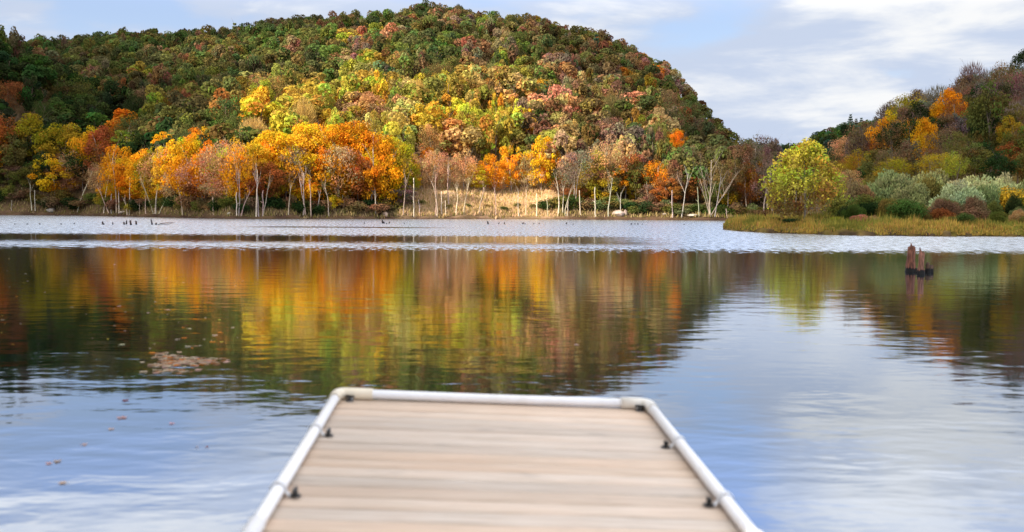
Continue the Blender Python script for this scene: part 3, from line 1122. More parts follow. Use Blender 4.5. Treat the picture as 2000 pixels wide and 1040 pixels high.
ROCKS = [rock_mesh(i) for i in range(5)]
for px, py, w, hh, c, lab in (
        (1208, 426, 24, 12, (0.34, 0.27, 0.24), 'largest reddish boulder at the waterline below the pale outcrop'),
        (1222, 425, 10, 15, (0.26, 0.20, 0.18), 'upright dark boulder touching the largest reddish waterline boulder'),
        (100, 416, 18, 9, (0.28, 0.25, 0.22), 'grey boulder at the foot of the layered golden tree'),
        (240, 419, 14, 5, (0.36, 0.30, 0.25), 'flat boulder at the waterline in the snag grove'),
        (448, 426, 7, 5, (0.5, 0.46, 0.42), 'small pale boulder at the start of the golden wooded point'),
        (752, 421, 12, 12, (0.5, 0.36, 0.27), 'tan boulder where the bare bank meets the golden maples'),
        (1110, 396, 26, 10, (0.46, 0.46, 0.42), 'pale boulder on the slope among the slim trunks'),
        (1298, 429, 10, 5, (0.3, 0.26, 0.24), 'small dark boulder at the waterline under the rust layered tree'),
        (1352, 429, 22, 5, (0.42, 0.37, 0.33), 'long flat boulder at the waterline near the many-forked snag'),
        (1462, 427, 9, 8, (0.85, 0.82, 0.72), 'white rounded boulder behind the tip of the grassy spit'),
        (1468, 431, 5, 9, (0.05, 0.04, 0.04), 'dark upright boulder in front of the white rounded boulder'),
        (1443, 430, 6, 7, (0.07, 0.06, 0.05), 'small black boulder at the waterline beyond the grassy spit'),
        (1485, 428, 24, 8, (0.40, 0.33, 0.30), 'pinkish brown boulder behind the white rounded boulder')):
    Yt = float(shore_d(px)) + 1.5
    if px == 1110:
        Yt += 15
    if px > 1440:
        Yt = min(Yt, 150 if px != 1443 else 170)
    P = at_depth(px, py, Yt)
    sc = Yt / FPX
    g = terr1(P[0], Yt)
    zc = max(P[2], g) if px != 1110 else P[2]
    e = link('boulder', random.choice(ROCKS), None, (P[0], Yt, min(zc, g + hh * sc * 0.5) if g > 0 else hh * sc * 0.35), random.uniform(0, 6), (w * sc * 1.1, w * sc, hh * sc * 1.25), c)
    tag(e, lab, 'rock', 'boulders along the far shore')
e = bpy.data.objects.new('rock_outcrop', None)
Yt = float(shore_d(1245)) + 17
P = at_depth(1245, 378, Yt)
e.location = (P[0], Yt, terr1(P[0], Yt))
COL.objects.link(e)
tag(e, 'pale lichen covered rock outcrop on the lower slope beside a white forked tree', 'rock')
for dx, dz, w, hh in ((0, 1.2, 3.6, 2.4), (-1.6, 0.6, 2.4, 1.8), (1.7, 0.5, 2.2, 1.6), (0.4, 2.4, 2.6, 1.4)):
    link('ledge', random.choice(ROCKS), e, (dx, random.uniform(-0.3, 0.3), dz), random.uniform(0, 6), (w, w * 0.8, hh), (0.36, 0.38, 0.32))

# ------------------------------------------------------------------ far valley hill
fp = []
for _ in range(1500):
    u = random.uniform(1430, 1800)
    Yc = random.uniform(436, 648)
    x = (u - 1000) / FPX * Yc
    if free(x, Yc, 9.5):
        cell.setdefault((int(x // 7), int(Yc // 7)), []).append((x, Yc))
        fp.append((x, Yc, u))
for x, Yc, u in fp:
    z = terr1(x, Yc)
    hid = any(terr1(x * s, Yc * s) + 6 > CAM_Z + (z + 11 - CAM_Z) * s for s in np.linspace(0.2, 0.97, 24))
    if hid:
        continue
    cn = pick({'dark green': 3, 'green': 2, 'blue green': 2, 'brown': 0.8, 'mauve brown': 0.6})
    e = make_tree('broadleaf_tree' if len(info) < 1 else 'valley_tree', 'tree', 'small trees on the far valley hill', x, Yc, 11, random.uniform(9, 12), random.choice(OAK), TRUNK[0], jit(PAL[cn]), 9.5, 6.5)
    later_label(e, f'small {cn} tree on far valley hill', 'from the west', proj((x, Yc, z + 8))[0])
for px, top, Yt, h in ((1655, 243, 600, 16), (1666, 250, 610, 13), (1676, 246, 600, 13)):
    x = (px - 1000) / FPX * Yt
    e = make_tree('pine_tree', 'tree', 'pines on the far valley hill', x, Yt, h, 8, PINE[0], TRUNK[0], jit(PAL['blue green']), h, h * 0.55)
    later_label(e, 'tiny dark pine on the far valley ridge above the sycamore', 'towards the willows', px)

# ------------------------------------------------------------------ hill on the far side of the bank: (x, top, bottom, width, colour, kind, depth)
RH = [
    (1690, 245, 330, 64, 'brown', 's', 150), (1655, 268, 340, 56, 'tan', 's', 160), (1735, 225, 320, 66, 'golden', 'm', 145), (1712, 300, 372, 62, 'olive', 'o', 120), (1680, 296, 352, 60, 'olive gold', 's', 125),
    (1768, 190, 280, 70, 'olive gold', 's', 158), (1795, 205, 275, 44, 'dark green', 'o', 150), (1786, 238, 330, 54, 'orange', 's', 138), (1808, 240, 340, 50, 'golden', 'm', 132), (1760, 235, 330, 50, 'brown', 's', 142),
    (1856, 182, 268, 62, 'orange', 'm', 148), (1870, 190, 300, 50, 'rust', 's', 140), (1835, 172, 250, 64, 'grey brown', 't', 165), (1806, 182, 260, 50, 'grey brown', 't', 168), (1900, 128, 220, 56, 'grey brown', 't', 172),
    (1912, 155, 260, 56, 'brown', 's', 165), (1940, 172, 312, 88, 'olive', 'o', 125), (1928, 200, 330, 60, 'dark green', 'o', 128), (1975, 128, 250, 70, 'brown', 's', 160), (1998, 105, 190, 50, 'dark green', 'o', 168), (2010, 140, 300, 70, 'mauve brown', 's', 140),
    (1985, 205, 300, 60, 'grey brown', 't', 132), (1990, 255, 345, 66, 'olive', 'o', 118), (1975, 230, 290, 44, 'olive gold', 'm', 122), (1845, 250, 335, 70, 'brown', 's', 128), (1880, 262, 345, 66, 'olive', 's', 122), (1900, 285, 345, 70, 'olive', 'o', 116),
    (1830, 300, 350, 60, 'olive gold', 's', 112), (1745, 310, 360, 70, 'olive gold', 's', 114), (1640, 318, 372, 50, 'olive gold', 's', 128), (1660, 335, 385, 50, 'tan', 's', 112), (1865, 300, 350, 46, 'yellow green', 's', 110),
    (1955, 300, 360, 60, 'dark green', 'o', 112), (2020, 285, 360, 60, 'olive', 'o', 112), (2030, 200, 300, 70, 'brown', 's', 128), (1720, 262, 320, 40, 'rust', 's', 145), (1960, 160, 240, 50, 'grey brown', 't', 160), (1880, 165, 240, 54, 'brown', 's', 160), (1940, 140, 215, 60, 'grey brown', 't', 170),
]
for px in range(1620, 2060, 26):      # thin woods filling the slope
    for Yt in (118, 136, 152, 170):
        if random.random() < 0.72:
            xx = px + random.uniform(-14, 14)
            g = terr1((xx - 1000) / FPX * Yt, Yt)
            h = random.uniform(4.5, 7.0)
            b = proj(((xx - 1000) / FPX * Yt, Yt, g))[1]
            t = proj(((xx - 1000) / FPX * Yt, Yt, g + h))[1]
            RH.append((xx, t, b - (b - t) * 0.25, random.uniform(44, 70), pick({'brown': 3, 'mauve brown': 1.2, 'grey brown': 0.8, 'olive': 1.4, 'rust': 1.6, 'dark green': 1.8}), pick({'s': 2.4, 't': 0.6, 'o': 1.2}), Yt))
for (px, top, bot, w, cn, kd, Yt) in RH:
    P = at_depth(px, top, Yt)
    g = terr1(P[0], Yt)
    h = max(P[2] - g, 2.5)
    ch = min(P[2] - at_depth(px, bot, Yt)[2], h * 0.97)
    crown = random.choice({'m': MAPLE, 'o': MAPLE, 's': SPARSE, 't': TWIGS, 'p': PINE}[kd])
    nm = {'p': 'pine_tree', 't': 'bare_tree'}.get(kd, 'maple_tree')
    e = make_tree(nm, 'tree', 'trees on the wooded hill above the willows', P[0], Yt, h, w / FPX * Yt * 1.05, crown, random.choice(TRUNK_TALL), jit(PAL[cn], 0.12), ch * 1.05, h - ch / 2, (0.2, 0.16, 0.13))
    kind = {'m': 'full crowned tree', 'o': 'dense round tree', 's': 'thin leaved tree', 't': 'bare twiggy tree', 'p': 'dark pine'}[kd]
    wh = 'low on the willow-side hill' if Yt < 127 else ('midway up the willow-side hill' if Yt < 150 else 'high on the willow-side hill')
    later_label(e, f'{cn} {kind} {wh}' if kd != 'p' else 'dark pine at the top edge of the hill behind the willows', 'from the sycamore', px)

# ------------------------------------------------------------------ grassy bank
# sycamore
Yt = 82.0
P = at_depth(1574, 284, Yt)
g = terr1(P[0], Yt)
h = P[2] - g
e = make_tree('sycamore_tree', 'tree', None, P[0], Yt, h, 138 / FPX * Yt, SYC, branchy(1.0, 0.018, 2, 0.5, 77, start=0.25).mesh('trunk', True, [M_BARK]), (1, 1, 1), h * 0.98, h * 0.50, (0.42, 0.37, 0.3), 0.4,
              'yellow green young sycamore standing on the tip of the grassy bank')

SHR = [   # x, top, base, width, colour, kind, depth
    (1742, 318, 425, 120, 'sage', 'w', 96), (1812, 322, 425, 110, 'sage', 'w', 98), (1905, 330, 420, 120, 'pale sage', 'w', 92), (1870, 345, 432, 110, 'pale sage', 'w', 86), (1960, 330, 410, 100, 'pale sage', 'w', 98), (1925, 350, 425, 80, 'sage', 'w', 88),
    (1785, 350, 428, 90, 'sage', 'w', 90), (1700, 335, 425, 80, 'olive', 'w', 100), (1665, 345, 428, 70, 'olive', 'b', 96), (1845, 380, 432, 70, 'sage', 'w', 84), (2020, 345, 420, 90, 'sage', 'w', 94),
    (1690, 372, 432, 70, 'green', 'b', 88), (1722, 385, 434, 64, 'dark green', 'b', 86), (1640, 378, 432, 60, 'olive', 'b', 90), (1760, 385, 432, 60, 'green', 'b', 85), (1655, 398, 434, 40, 'dark green', 'b', 86),
    (1985, 372, 412, 50, 'bright green', 'b', 92), (1965, 360, 412, 60, 'green', 'b', 96), (1838, 402, 430, 44, 'rust', 'b', 80), (1905, 398, 430, 56, 'brown', 'b', 82), (1935, 392, 425, 50, 'dark green', 'b', 88),
    (1680, 416, 440, 46, 'dusty pink', 'g', 77), (1706, 418, 440, 34, 'tan', 'g', 78), (1545, 424, 442, 40, 'dark green', 'b', 79), (1570, 428, 443, 44, 'olive', 'b', 79), (1610, 420, 440, 46, 'olive', 'b', 80), (1596, 425, 441, 30, 'green', 'b', 78),
    (1632, 420, 438, 26, 'yellow green', 'b', 79), (1885, 412, 436, 34, 'green', 'b', 76), (1950, 408, 440, 44, 'olive', 'w', 78), (1990, 405, 440, 44, 'tan', 'g', 79), (1860, 420, 440, 30, 'olive', 'b', 76), (2010, 415, 445, 40, 'olive', 'w', 76),
    (1515, 422, 440, 30, 'olive', 'b', 84), (1780, 415, 440, 36, 'olive', 'w', 80), (1740, 418, 440, 36, 'green', 'b', 80), (1815, 415, 440, 36, 'olive', 'w', 80),
]
for _ in range(34):
    Yt = random.uniform(80, 102)
    px = random.uniform(1640, 2040)
    top = random.uniform(335, 372) if Yt > 90 else random.uniform(372, 405)
    SHR.append((px, top, 425, random.uniform(36, 80), pick({'olive': 3, 'sage': 2.5, 'green': 2, 'yellow green': 0.8, 'brown': 1.2, 'olive gold': 0.8, 'dark green': 1.2}), pick({'w': 2, 'b': 1}), Yt))
for (px, top, base, w, cn, kd, Yt) in SHR:
    P = at_depth(px, top, Yt)
    g = terr1(P[0], Yt)
    h = max(P[2] - g, 0.5)
    wid = w / FPX * Yt
    me = random.choice({'w': WILLOW, 'g': WILLOW, 'b': BUSHN}[kd])
    sx = wid * (1.1 if kd == 'b' else 1.08)
    nm = {'w': 'willow_shrub', 'g': 'grass_clump', 'b': 'shrub'}[kd]
    e = link(nm, me, None, (P[0], Yt, g - 0.05), random.uniform(0, 6.28), (sx, sx, h * (1.08 if kd != 'b' else 1.2)), jit(PAL[cn], 0.1))
    tag(e, None, {'w': 'shrub', 'g': 'grass clump', 'b': 'bush'}[kd], 'shrubs growing on the grassy bank')
    kind = {'w': 'feathery upright shrub', 'g': 'dry upright grass clump', 'b': 'leafy rounded bush'}[kd]
    big = 'large' if h > 2.6 else ('medium' if h > 1.4 else 'small')
    wh = 'around the sycamore' if px < 1645 else ('at the thicket rear' if Yt > 90 else ('inside the bank thicket' if Yt > 81 else 'at the grassy edge'))
    later_label(e, f'{big} {cn} {kind} {wh}', 'from the sycamore', px)

# the grass itself
n = 46000
uu = rng.uniform(1405, 2120, n)
b0 = bank_d(uu)
Yg = b0 + 0.2 + rng.random(n) ** 1.3 * 24
xg = (uu - 1000) / FPX * Yg
zg = terrain(xg, Yg)
ok = zg > 0.0
xg, Yg, zg, uu = xg[ok], Yg[ok], zg[ok], uu[ok]
n = len(xg)
dfront = Yg - bank_d(uu)
hgt = rng.uniform(0.15, 0.62, n) * (0.35 + 0.9 * vnoise(xg / 1.7, Yg / 2.5) + 0.5 * vnoise(xg / 7, Yg / 4)) * (0.5 + 0.65 * smooth(0, 5, dfront)) * (0.55 + 0.9 * vnoise(xg / 0.6 + 31, Yg / 0.6) ** 2)
az = rng.random(n) * 2 * pi
wd = 0.035 + 0.03 * rng.random(n)
ln = rng.normal(0, 0.16, (n, 2))
dx, dy = np.cos(az) * wd, np.sin(az) * wd
V = np.stack([np.stack([xg - dx, Yg - dy, zg - 0.05], 1), np.stack([xg + dx, Yg + dy, zg - 0.05], 1), np.stack([xg + ln[:, 0] * hgt, Yg + ln[:, 1] * hgt, zg + hgt], 1)], 1).reshape(-1, 3)
pal = np.array([(0.50, 0.33, 0.07), (0.42, 0.30, 0.06), (0.30, 0.26, 0.05), (0.20, 0.21, 0.04), (0.46, 0.24, 0.08)])
pn = vnoise(xg / 3, Yg / 3 + 7)
gi = np.where(pn + 0.25 * rng.random(n) > 0.72, rng.integers(2, 4, n), rng.choice(5, n, p=[0.4, 0.25, 0.12, 0.08, 0.15]))
gi = np.where((dfront > 6) & (rng.random(n) < 0.45), rng.integers(2, 4, n), gi)
tc = pal[gi] * (0.7 + 0.4 * rng.random((n, 1))) * (0.7 + 0.6 * vnoise(xg / 1.1 + 5, Yg / 2))[:, None]
mb = MB()
mb.add(V, np.arange(3 * n).reshape(-1, 3), np.repeat(tc, 3, axis=0))
tag(link('grass', mb.mesh('grass', False, [M_GRASS])), 'tan and golden dry grass covering the bank', 'grass', None, 'stuff')

# dry grass and weeds on the far shore
n = 26000
uu = np.concatenate([rng.uniform(770, 1100, 20000), rng.uniform(-20, 1500, 6000)])
Yg = shore_d(uu) + 0.6 + np.where(uu < 0, 3, 1) * rng.random(n) ** 1.4 * np.where((uu > 775) & (uu < 1090), 30, 7)
xg = (uu - 1000) / FPX * Yg
zg = terrain(xg, Yg)
hgt = rng.uniform(0.25, 0.9, n)
az = rng.random(n) * 2 * pi
wd = 0.09 + 0.06 * rng.random(n)
dx, dy = np.cos(az) * wd, np.sin(az) * wd
ln = rng.normal(0, 0.25, (n, 2))
V = np.stack([np.stack([xg - dx, Yg - dy, zg - 0.05], 1), np.stack([xg + dx, Yg + dy, zg - 0.05], 1), np.stack([xg + ln[:, 0] * hgt, Yg + ln[:, 1] * hgt, zg + hgt], 1)], 1).reshape(-1, 3)
pal = np.array([(0.60, 0.42, 0.22), (0.64, 0.43, 0.27), (0.42, 0.33, 0.11), (0.27, 0.24, 0.07)])
tc = np.where(((uu > 775) & (uu < 1090))[:, None], 1.0, np.array([[0.55, 0.6, 0.5]])) * pal[rng.choice(4, n, p=[0.4, 0.3, 0.2, 0.1])] * (0.8 + 0.4 * rng.random((n, 1)))
mb = MB()
mb.add(V, np.arange(3 * n).reshape(-1, 3), np.repeat(tc, 3, axis=0))
tag(link('shore_grass', mb.mesh('shore_grass', False, [M_GRASS])), 'thin dry weeds along the far shore and bare bank', 'grass', None, 'stuff')


# ------------------------------------------------------------------ stumps in the water
def stump(h, r, seed, jag=0.25, flare=1.6, lean=(0, 0), sides=11):
    R = np.random.default_rng(seed)
    mb = MB()
    rows = 9
    a = np.arange(sides) * 2 * pi / sides
    ang = 1 + 0.22 * R.normal(size=sides)
    topj = (R.uniform(-jag, jag, sides) * 0.6 - jag * 0.9 * (0.5 - 0.5 * np.cos(a - 1.0))) * h
    V = []
    for i in range(rows):
        s = i / (rows - 1)
        rr_ = r * (1 + (flare - 1) * (1 - s) ** 3) * (1 - 0.34 * s)
        zz = -0.3 + (h + 0.3 + topj) * s
        w = ang * (1 + 0.08 * R.normal(size=sides))
        V.append(np.stack([np.cos(a) * rr_ * w + lean[0] * zz, np.sin(a) * rr_ * w + lean[1] * zz, zz + 0 * a], 1))
    s = np.mean(V[-1], axis=0) - np.array([0, 0, 0.2 * h])
    V = np.concatenate(V + [s[None]])
    k = np.arange(sides)
    F = np.concatenate([np.stack([i * sides + k, i * sides + (k + 1) % sides, (i + 1) * sides + (k + 1) % sides, (i + 1) * sides + k], 1) for i in range(rows - 1)])
    mb.add(V, F)
    mb.f.append(np.stack([(rows - 1) * sides + k, (rows - 1) * sides + (k + 1) % sides, np.full(sides, rows * sides)], 1))
    return mb


P = on_water(1779, 531)
sc = P[1] / FPX
o = link('tree_stump', stump(53 * sc, 9.0 * sc, 1, 0.22, 1.5, (0.02, 0)).mesh('tree_stump', True, [M_STUMP]), None, tuple(P), 0.4, (1, 1, 1), (0.20, 0.08, 0.05))
tag(o, 'tallest reddish rotten stump standing in the calm water', 'stump', 'rotten stumps in the calm water')
mb = MB()
mb.tube([(0.03, 0, 0.05), (10 * sc, -0.10, 0.045), (19 * sc, -0.30, 0.02)], [4.2 * sc, 3.4 * sc, 2.2 * sc], 7)
link('root', mb.mesh('root', True, [M_STUMP]), o, (0, 0, 0), 0, (1, 1, 1), (0.05, 0.035, 0.03))
P = on_water(1798, 536)
o = link('tree_stump', stump(47 * sc, 5.5 * sc, 5, 0.16, 1.5, (0.06, 0)).mesh('tree_stump', True, [M_STUMP]), None, tuple(P), 1.0, (1, 1, 1), (0.26, 0.12, 0.08))
tag(o, 'thin reddish stump post between the tallest stump and the broken short one', 'stump', 'rotten stumps in the calm water')
P = on_water(1815, 532)
o = link('tree_stump', stump(18 * sc, 9.5 * sc, 9, 0.35, 1.15).mesh('tree_stump', True, [M_STUMP]), None, tuple(P), 2.0, (1, 1, 1), (0.10, 0.06, 0.04))
tag(o, 'short dark stump with a jagged broken top beside the thin stump post', 'stump', 'rotten stumps in the calm water')

FS = [(29, 439, 2), (54, 439, 2), (78, 439, 1.5), (119, 439, 1.5), (145, 438, 1.5), (201, 439, 6), (203, 439.5, 3), (220, 439, 5), (242, 439, 6), (247, 438.5, 8), (256, 440, 10), (266, 439, 7), (297, 439, 10), (305, 439.5, 4),
      (712, 437, 2), (747, 437, 8), (750, 437, 4), (755, 437.5, 2), (760, 437, 4), (790, 437.5, 2), (953, 438, 6), (974, 438, 3), (985, 438, 4), (1021, 438, 3), (1026, 438.5, 2), (1043, 438, 2), (1053, 438, 2.5), (1106, 438.5, 4), (1119, 439, 1.5),
      (1233, 439, 2.5), (1240, 438.8, 2.5), (1246, 439, 3), (1255, 439, 1.5), (1336, 439.5, 2)]
for i, (px, py, hh) in enumerate(FS):
    P = on_water(px, py)
    sc = P[1] / FPX
    hgt = max(hh * sc, 0.1)
    o = link('lake_snag', stump(hgt, max(0.10, 0.9 * sc * (0.8 if hh > 3 else 0.9)), 40 + i, 0.3, 1.3, (random.uniform(-0.3, 0.3), 0), 8).mesh('lake_snag', True, [M_STUMP]), None, tuple(P), random.uniform(0, 6), (1, 1, 1), (0.07, 0.05, 0.05))
    tag(o, None, 'stump', 'small dark snags poking from the far water')
    size = 'tall' if hh >= 6 else ('short' if hh >= 3 else 'tiny')
    wh = 'before the snag grove' if px < 330 else ('before the golden point' if px < 800 else ('before the bare bank' if px < 1062 else 'before the pale outcrop'))
    later_label(o, f'{size} dark snag in far water {wh}', 'towards the grassy spit', px)
P = on_water(309, 439.5)
sc = P[1] / FPX
mb = MB()
mb.tube([(0, 0, 0.02), (7 * sc, 0, 3 * sc), (18 * sc, 0, 4 * sc), (28 * sc, 0, 4.6 * sc), (33 * sc, 0, 4.2 * sc)], np.array([0.9, 0.8, 0.7, 0.5, 0.2]) * sc, 6)
mb.tube([(3 * sc, 0, 1.5 * sc), (14 * sc, 0, 1.2 * sc), (22 * sc, 0, 1.4 * sc), (28 * sc, 0, 4.4 * sc)], np.array([0.7, 0.6, 0.5, 0.4]) * sc, 6)
tag(link('fallen_branch', mb.mesh('fallen_branch', True, [M_STUMP]), None, tuple(P), 0, (1, 1, 1), (0.16, 0.10, 0.09)), 'thin bent fallen branch lying above the far water near the tall snags', 'branch')


# ------------------------------------------------------------------ floating leaves
def leaf_mesh(seed):
    R = np.random.default_rng(seed)
    tips = 5
    V = [(0, 0, 0.006)]
    for k in range(tips * 2):
        a = pi / 2 + (k - tips + 0.5) * 2 * pi / (tips * 2 + 1)
        r = 0.5 if k % 2 else 0.27
        r *= 1 + 0.15 * R.normal()
        V.append((cos(a) * r, sin(a) * r, 0.012 + 0.03 * abs(R.normal()) * (r > 0.35)))
    mb = MB()
    n = tips * 2
    mb.add(V, [[0, k, k % n + 1] for k in range(1, n + 1)])
    mb.tube([(0, -0.2, 0.02), (0.05, -0.45, 0.03), (0.08, -0.65, 0.06)], 0.015, 4)
    return mb


LEAFMB = [leaf_mesh(i) for i in range(6)]
LEAVES = [m.mesh('floating_leaf', False, [M_LEAF]) for m in LEAFMB]
LC = {'orange': (0.75, 0.26, 0.05), 'pale tan': (0.72, 0.58, 0.42), 'yellow': (0.75, 0.58, 0.10), 'brown': (0.42, 0.24, 0.13), 'dark red': (0.28, 0.04, 0.03), 'pinkish': (0.70, 0.45, 0.38), 'gold': (0.75, 0.42, 0.06)}
FL = [(252, 574, 'gold', 14), (232, 598, 'pale tan', 11), (245, 609, 'pale tan', 7), (289, 611, 'pale tan', 12), (329, 605, 'pale tan', 14), (327, 614, 'pale tan', 6), (386, 603, 'yellow', 8), (428, 625, 'yellow', 10), (427, 630, 'yellow', 8),
      (455, 640, 'pale tan', 13), (473, 639, 'yellow', 6), (358, 640, 'orange', 14), (371, 642, 'pale tan', 12), (430, 650, 'orange', 20), (420, 655, 'pale tan', 18), (360, 660, 'orange', 16), (345, 663, 'pale tan', 14), (415, 668, 'orange', 18), (433, 668, 'yellow', 12),
      (367, 677, 'pale tan', 20), (382, 676, 'brown', 18), (390, 675, 'pale tan', 10), (238, 673, 'pale tan', 17), (245, 646, 'pale tan', 7), (224, 636, 'pale tan', 7), (350, 688, 'pale tan', 15), (296, 689, 'orange', 18), (305, 690, 'brown', 16),
      (404, 873, 'dark red', 12), (245, 782, 'dark red', 20), (238, 816, 'pinkish', 30), (335, 827, 'pinkish', 18), (217, 838, 'pinkish', 18), (165, 868, 'pinkish', 18), (112, 901, 'pinkish', 26), (95, 905, 'pinkish', 18), (122, 943, 'pale tan', 22), (385, 873, 'pinkish', 10),
      (1125, 673, 'pale tan', 14), (40, 632, 'pale tan', 6), (4, 625, 'pale tan', 8), (88, 571, 'pale tan', 6), (60, 520, 'gold', 5), (68, 500, 'gold', 5), (18, 505, 'pale tan', 4)]
for _ in range(44):
    FL.append((random.uniform(0, 480), random.uniform(498, 690), pick({'pale tan': 3, 'gold': 1, 'yellow': 1, 'orange': 0.8}), random.uniform(4, 8)))
for px, py, cn, wpx in FL:
    P = on_water(px, py, 0.004)
    d = np.linalg.norm(P - CAM)
    w = wpx / FPX * d * 0.8
    o = link('floating_leaf', random.choice(LEAVES), None, tuple(P), random.uniform(0, 6.28), (w, w, w), jit(LC[cn], 0.1))
    tag(o, None, 'leaf', 'fallen leaves floating on the lake')
    wh = ('far out on dark water' if py < 570 else ('on dark water west of the raft' if px < 290 else 'on dark water beyond the leaf raft')) if py < 690 else ('floating on blue water beside the dock' if px > 300 else 'floating on blue water nearer than the leaf raft')
    if px > 1000:
        wh = 'floating alone beyond the dock end'
    size = 'large' if w > 0.11 else 'small'
    later_label(o, f'{size} {cn} leaf {wh}', 'nearest first', d)
mb = MB()
for _ in range(330):
    blob = random.choices([(352, 706, 38, 7), (395, 706, 34, 5), (325, 712, 30, 4), (328, 697, 22, 3), (345, 724, 34, 3), (318, 690, 14, 2)], [3, 3, 2, 1, 1, 0.6])[0]
    px, py = random.gauss(blob[0], blob[2] * 0.62), random.gauss(blob[1], blob[3] * 0.62)
    P = on_water(px, py, 0.002 + random.random() * 0.003)
    src = random.choice(LEAFMB)
    a = random.uniform(0, 6.28)
    w = random.uniform(0.05, 0.10)
    m3 = np.array([[cos(a), -sin(a), 0], [sin(a), cos(a), 0], [0, 0, 1]]) * w
    c = np.array(LC[pick({'pale tan': 4, 'brown': 2, 'orange': 0.8, 'pinkish': 1.5})]) * random.uniform(0.7, 1.05)
    n0 = mb.n
    for v, t, f in zip(src.v, src.t, src.f[:len(src.v)]):
        pass
    V = np.concatenate(src.v) @ m3.T + P
    mb.v.append(V)
    mb.t.append(np.tile(c, (len(V), 1)))
    mb.f += [f + n0 for f in src.f]
    mb.n += len(V)
tag(link('fallen_leaves', mb.mesh('fallen_leaves', False, [M_LEAF]), color=(1, 1, 1)), 'raft of tan and brown fallen leaves drifting together on the lake', 'leaf raft', None, 'stuff')

# ------------------------------------------------------------------ dock
C0 = np.array([-0.09869785, 5.71807898, 0.51334286])
yaw, pit, rol = 0.04320778, 0.02892771, -0.03731168
DX = np.array([cos(yaw), sin(yaw), 0])
DY = np.array([-sin(yaw), cos(yaw), 0]) * cos(pit) + np.array([0, 0, sin(pit)])
DZ = np.cross(DX, DY)
DX, DZ = DX * cos(rol) + DZ * sin(rol), None
DZ = np.cross(DX, DY)
dock = bpy.data.objects.new('dock', None)
COL.objects.link(dock)
Md = Matrix.Identity(4)
for i in range(3):
    Md[i][0], Md[i][1], Md[i][2], Md[i][3] = DX[i], DY[i], DZ[i], C0[i]
dock.matrix_world = Md
tag(dock, 'weathered wooden dock edged with white pipe reaching into the lake', 'dock')
RP = 0.026            # pipe radius
ZD = -0.031           # deck top below pipe centre
HW, LEN = 0.9, 9.2
mb = MB()
yv = 0.0 + 0.02
R = random.Random(5)
pw = 0.138
k = 0
while yv > -LEN:
    t = R.uniform(0.88, 1.07)
    wm = R.uniform(-0.05, 0.05)
    mb.box((0, yv - pw / 2, ZD - 0.018 - R.uniform(0, 0.002)), (2 * HW + 0.02 + R.uniform(-0.008, 0.008), pw - 0.009, 0.036), (t * (1 + wm), t, t * (1 - wm)), 0.004)
    yv -= pw
    k += 1
deck = link('deck', mb.mesh('deck', False, [M_DECK]), dock)
mb = MB()
for s in (-1, 1):
    mb.box((s * (HW - 0.03), -LEN / 2, ZD - 0.12), (0.045, LEN - 0.02, 0.16), (0.62, 0.58, 0.55), 0.004)
mb.box((0, -0.03, ZD - 0.12), (2 * HW - 0.12, 0.045, 0.16), (0.62, 0.58, 0.55), 0.004)
mb.box((0, -LEN + 0.05, ZD - 0.12), (2 * HW - 0.12, 0.045, 0.16), (0.62, 0.58, 0.55), 0.004)
link('frame', mb.mesh('frame', False, [M_DECK]), dock)
for yv in (-0.7, -3.6, -6.5):
    for s in (-1, 1):
        mb = MB()
        mb.box((s * 0.5, yv, ZD - 0.40), (0.62, 1.1, 0.40), (1, 1, 1), 0.05)
        link('float', mb.mesh('float', False, [M_FLOAT]), dock)
WHITE, CREAM = (0.93, 0.93, 0.93), (0.86, 0.76, 0.58)
for s in (-1, 1):
    mb = MB()
    mb.tube([(s * HW, -0.14, 0), (s * HW, -2.4, -0.004), (s * HW, -LEN, 0)], RP, 20)
    link('side_rail', mb.mesh('side_rail', True, [M_PIPE]), dock, color=WHITE)
    mb = MB()
    mb.tube([(s * HW, -2.2, 0), (s * HW, -2.36, 0)], RP * 1.22, 20)
    link('coupling', mb.mesh('coupling', True, [M_PIPE]), dock, color=WHITE)
    mb = MB()
    pts_ = [(s * HW, -0.16, 0), (s * HW, -0.07, 0)] + [(s * (HW - 0.05 + 0.05 * cos(a)), -0.07 + 0.07 * sin(a), 0) for a in np.linspace(0.2, pi / 2, 6)] + [(s * (HW - (0.20 if s < 0 else 0.16)), 0, 0)]
    mb.tube(pts_, RP * 1.27, 20)
    link('corner_elbow', mb.mesh('corner_elbow', True, [M_PIPE]), dock, color=CREAM if s < 0 else (0.87, 0.83, 0.74))
mb = MB()
mb.tube([(-HW + 0.17, 0, 0), (0, 0, -0.003), (HW - 0.14, 0, 0)], RP, 20)
link('front_rail', mb.mesh('front_rail', True, [M_PIPE]), dock, color=WHITE)


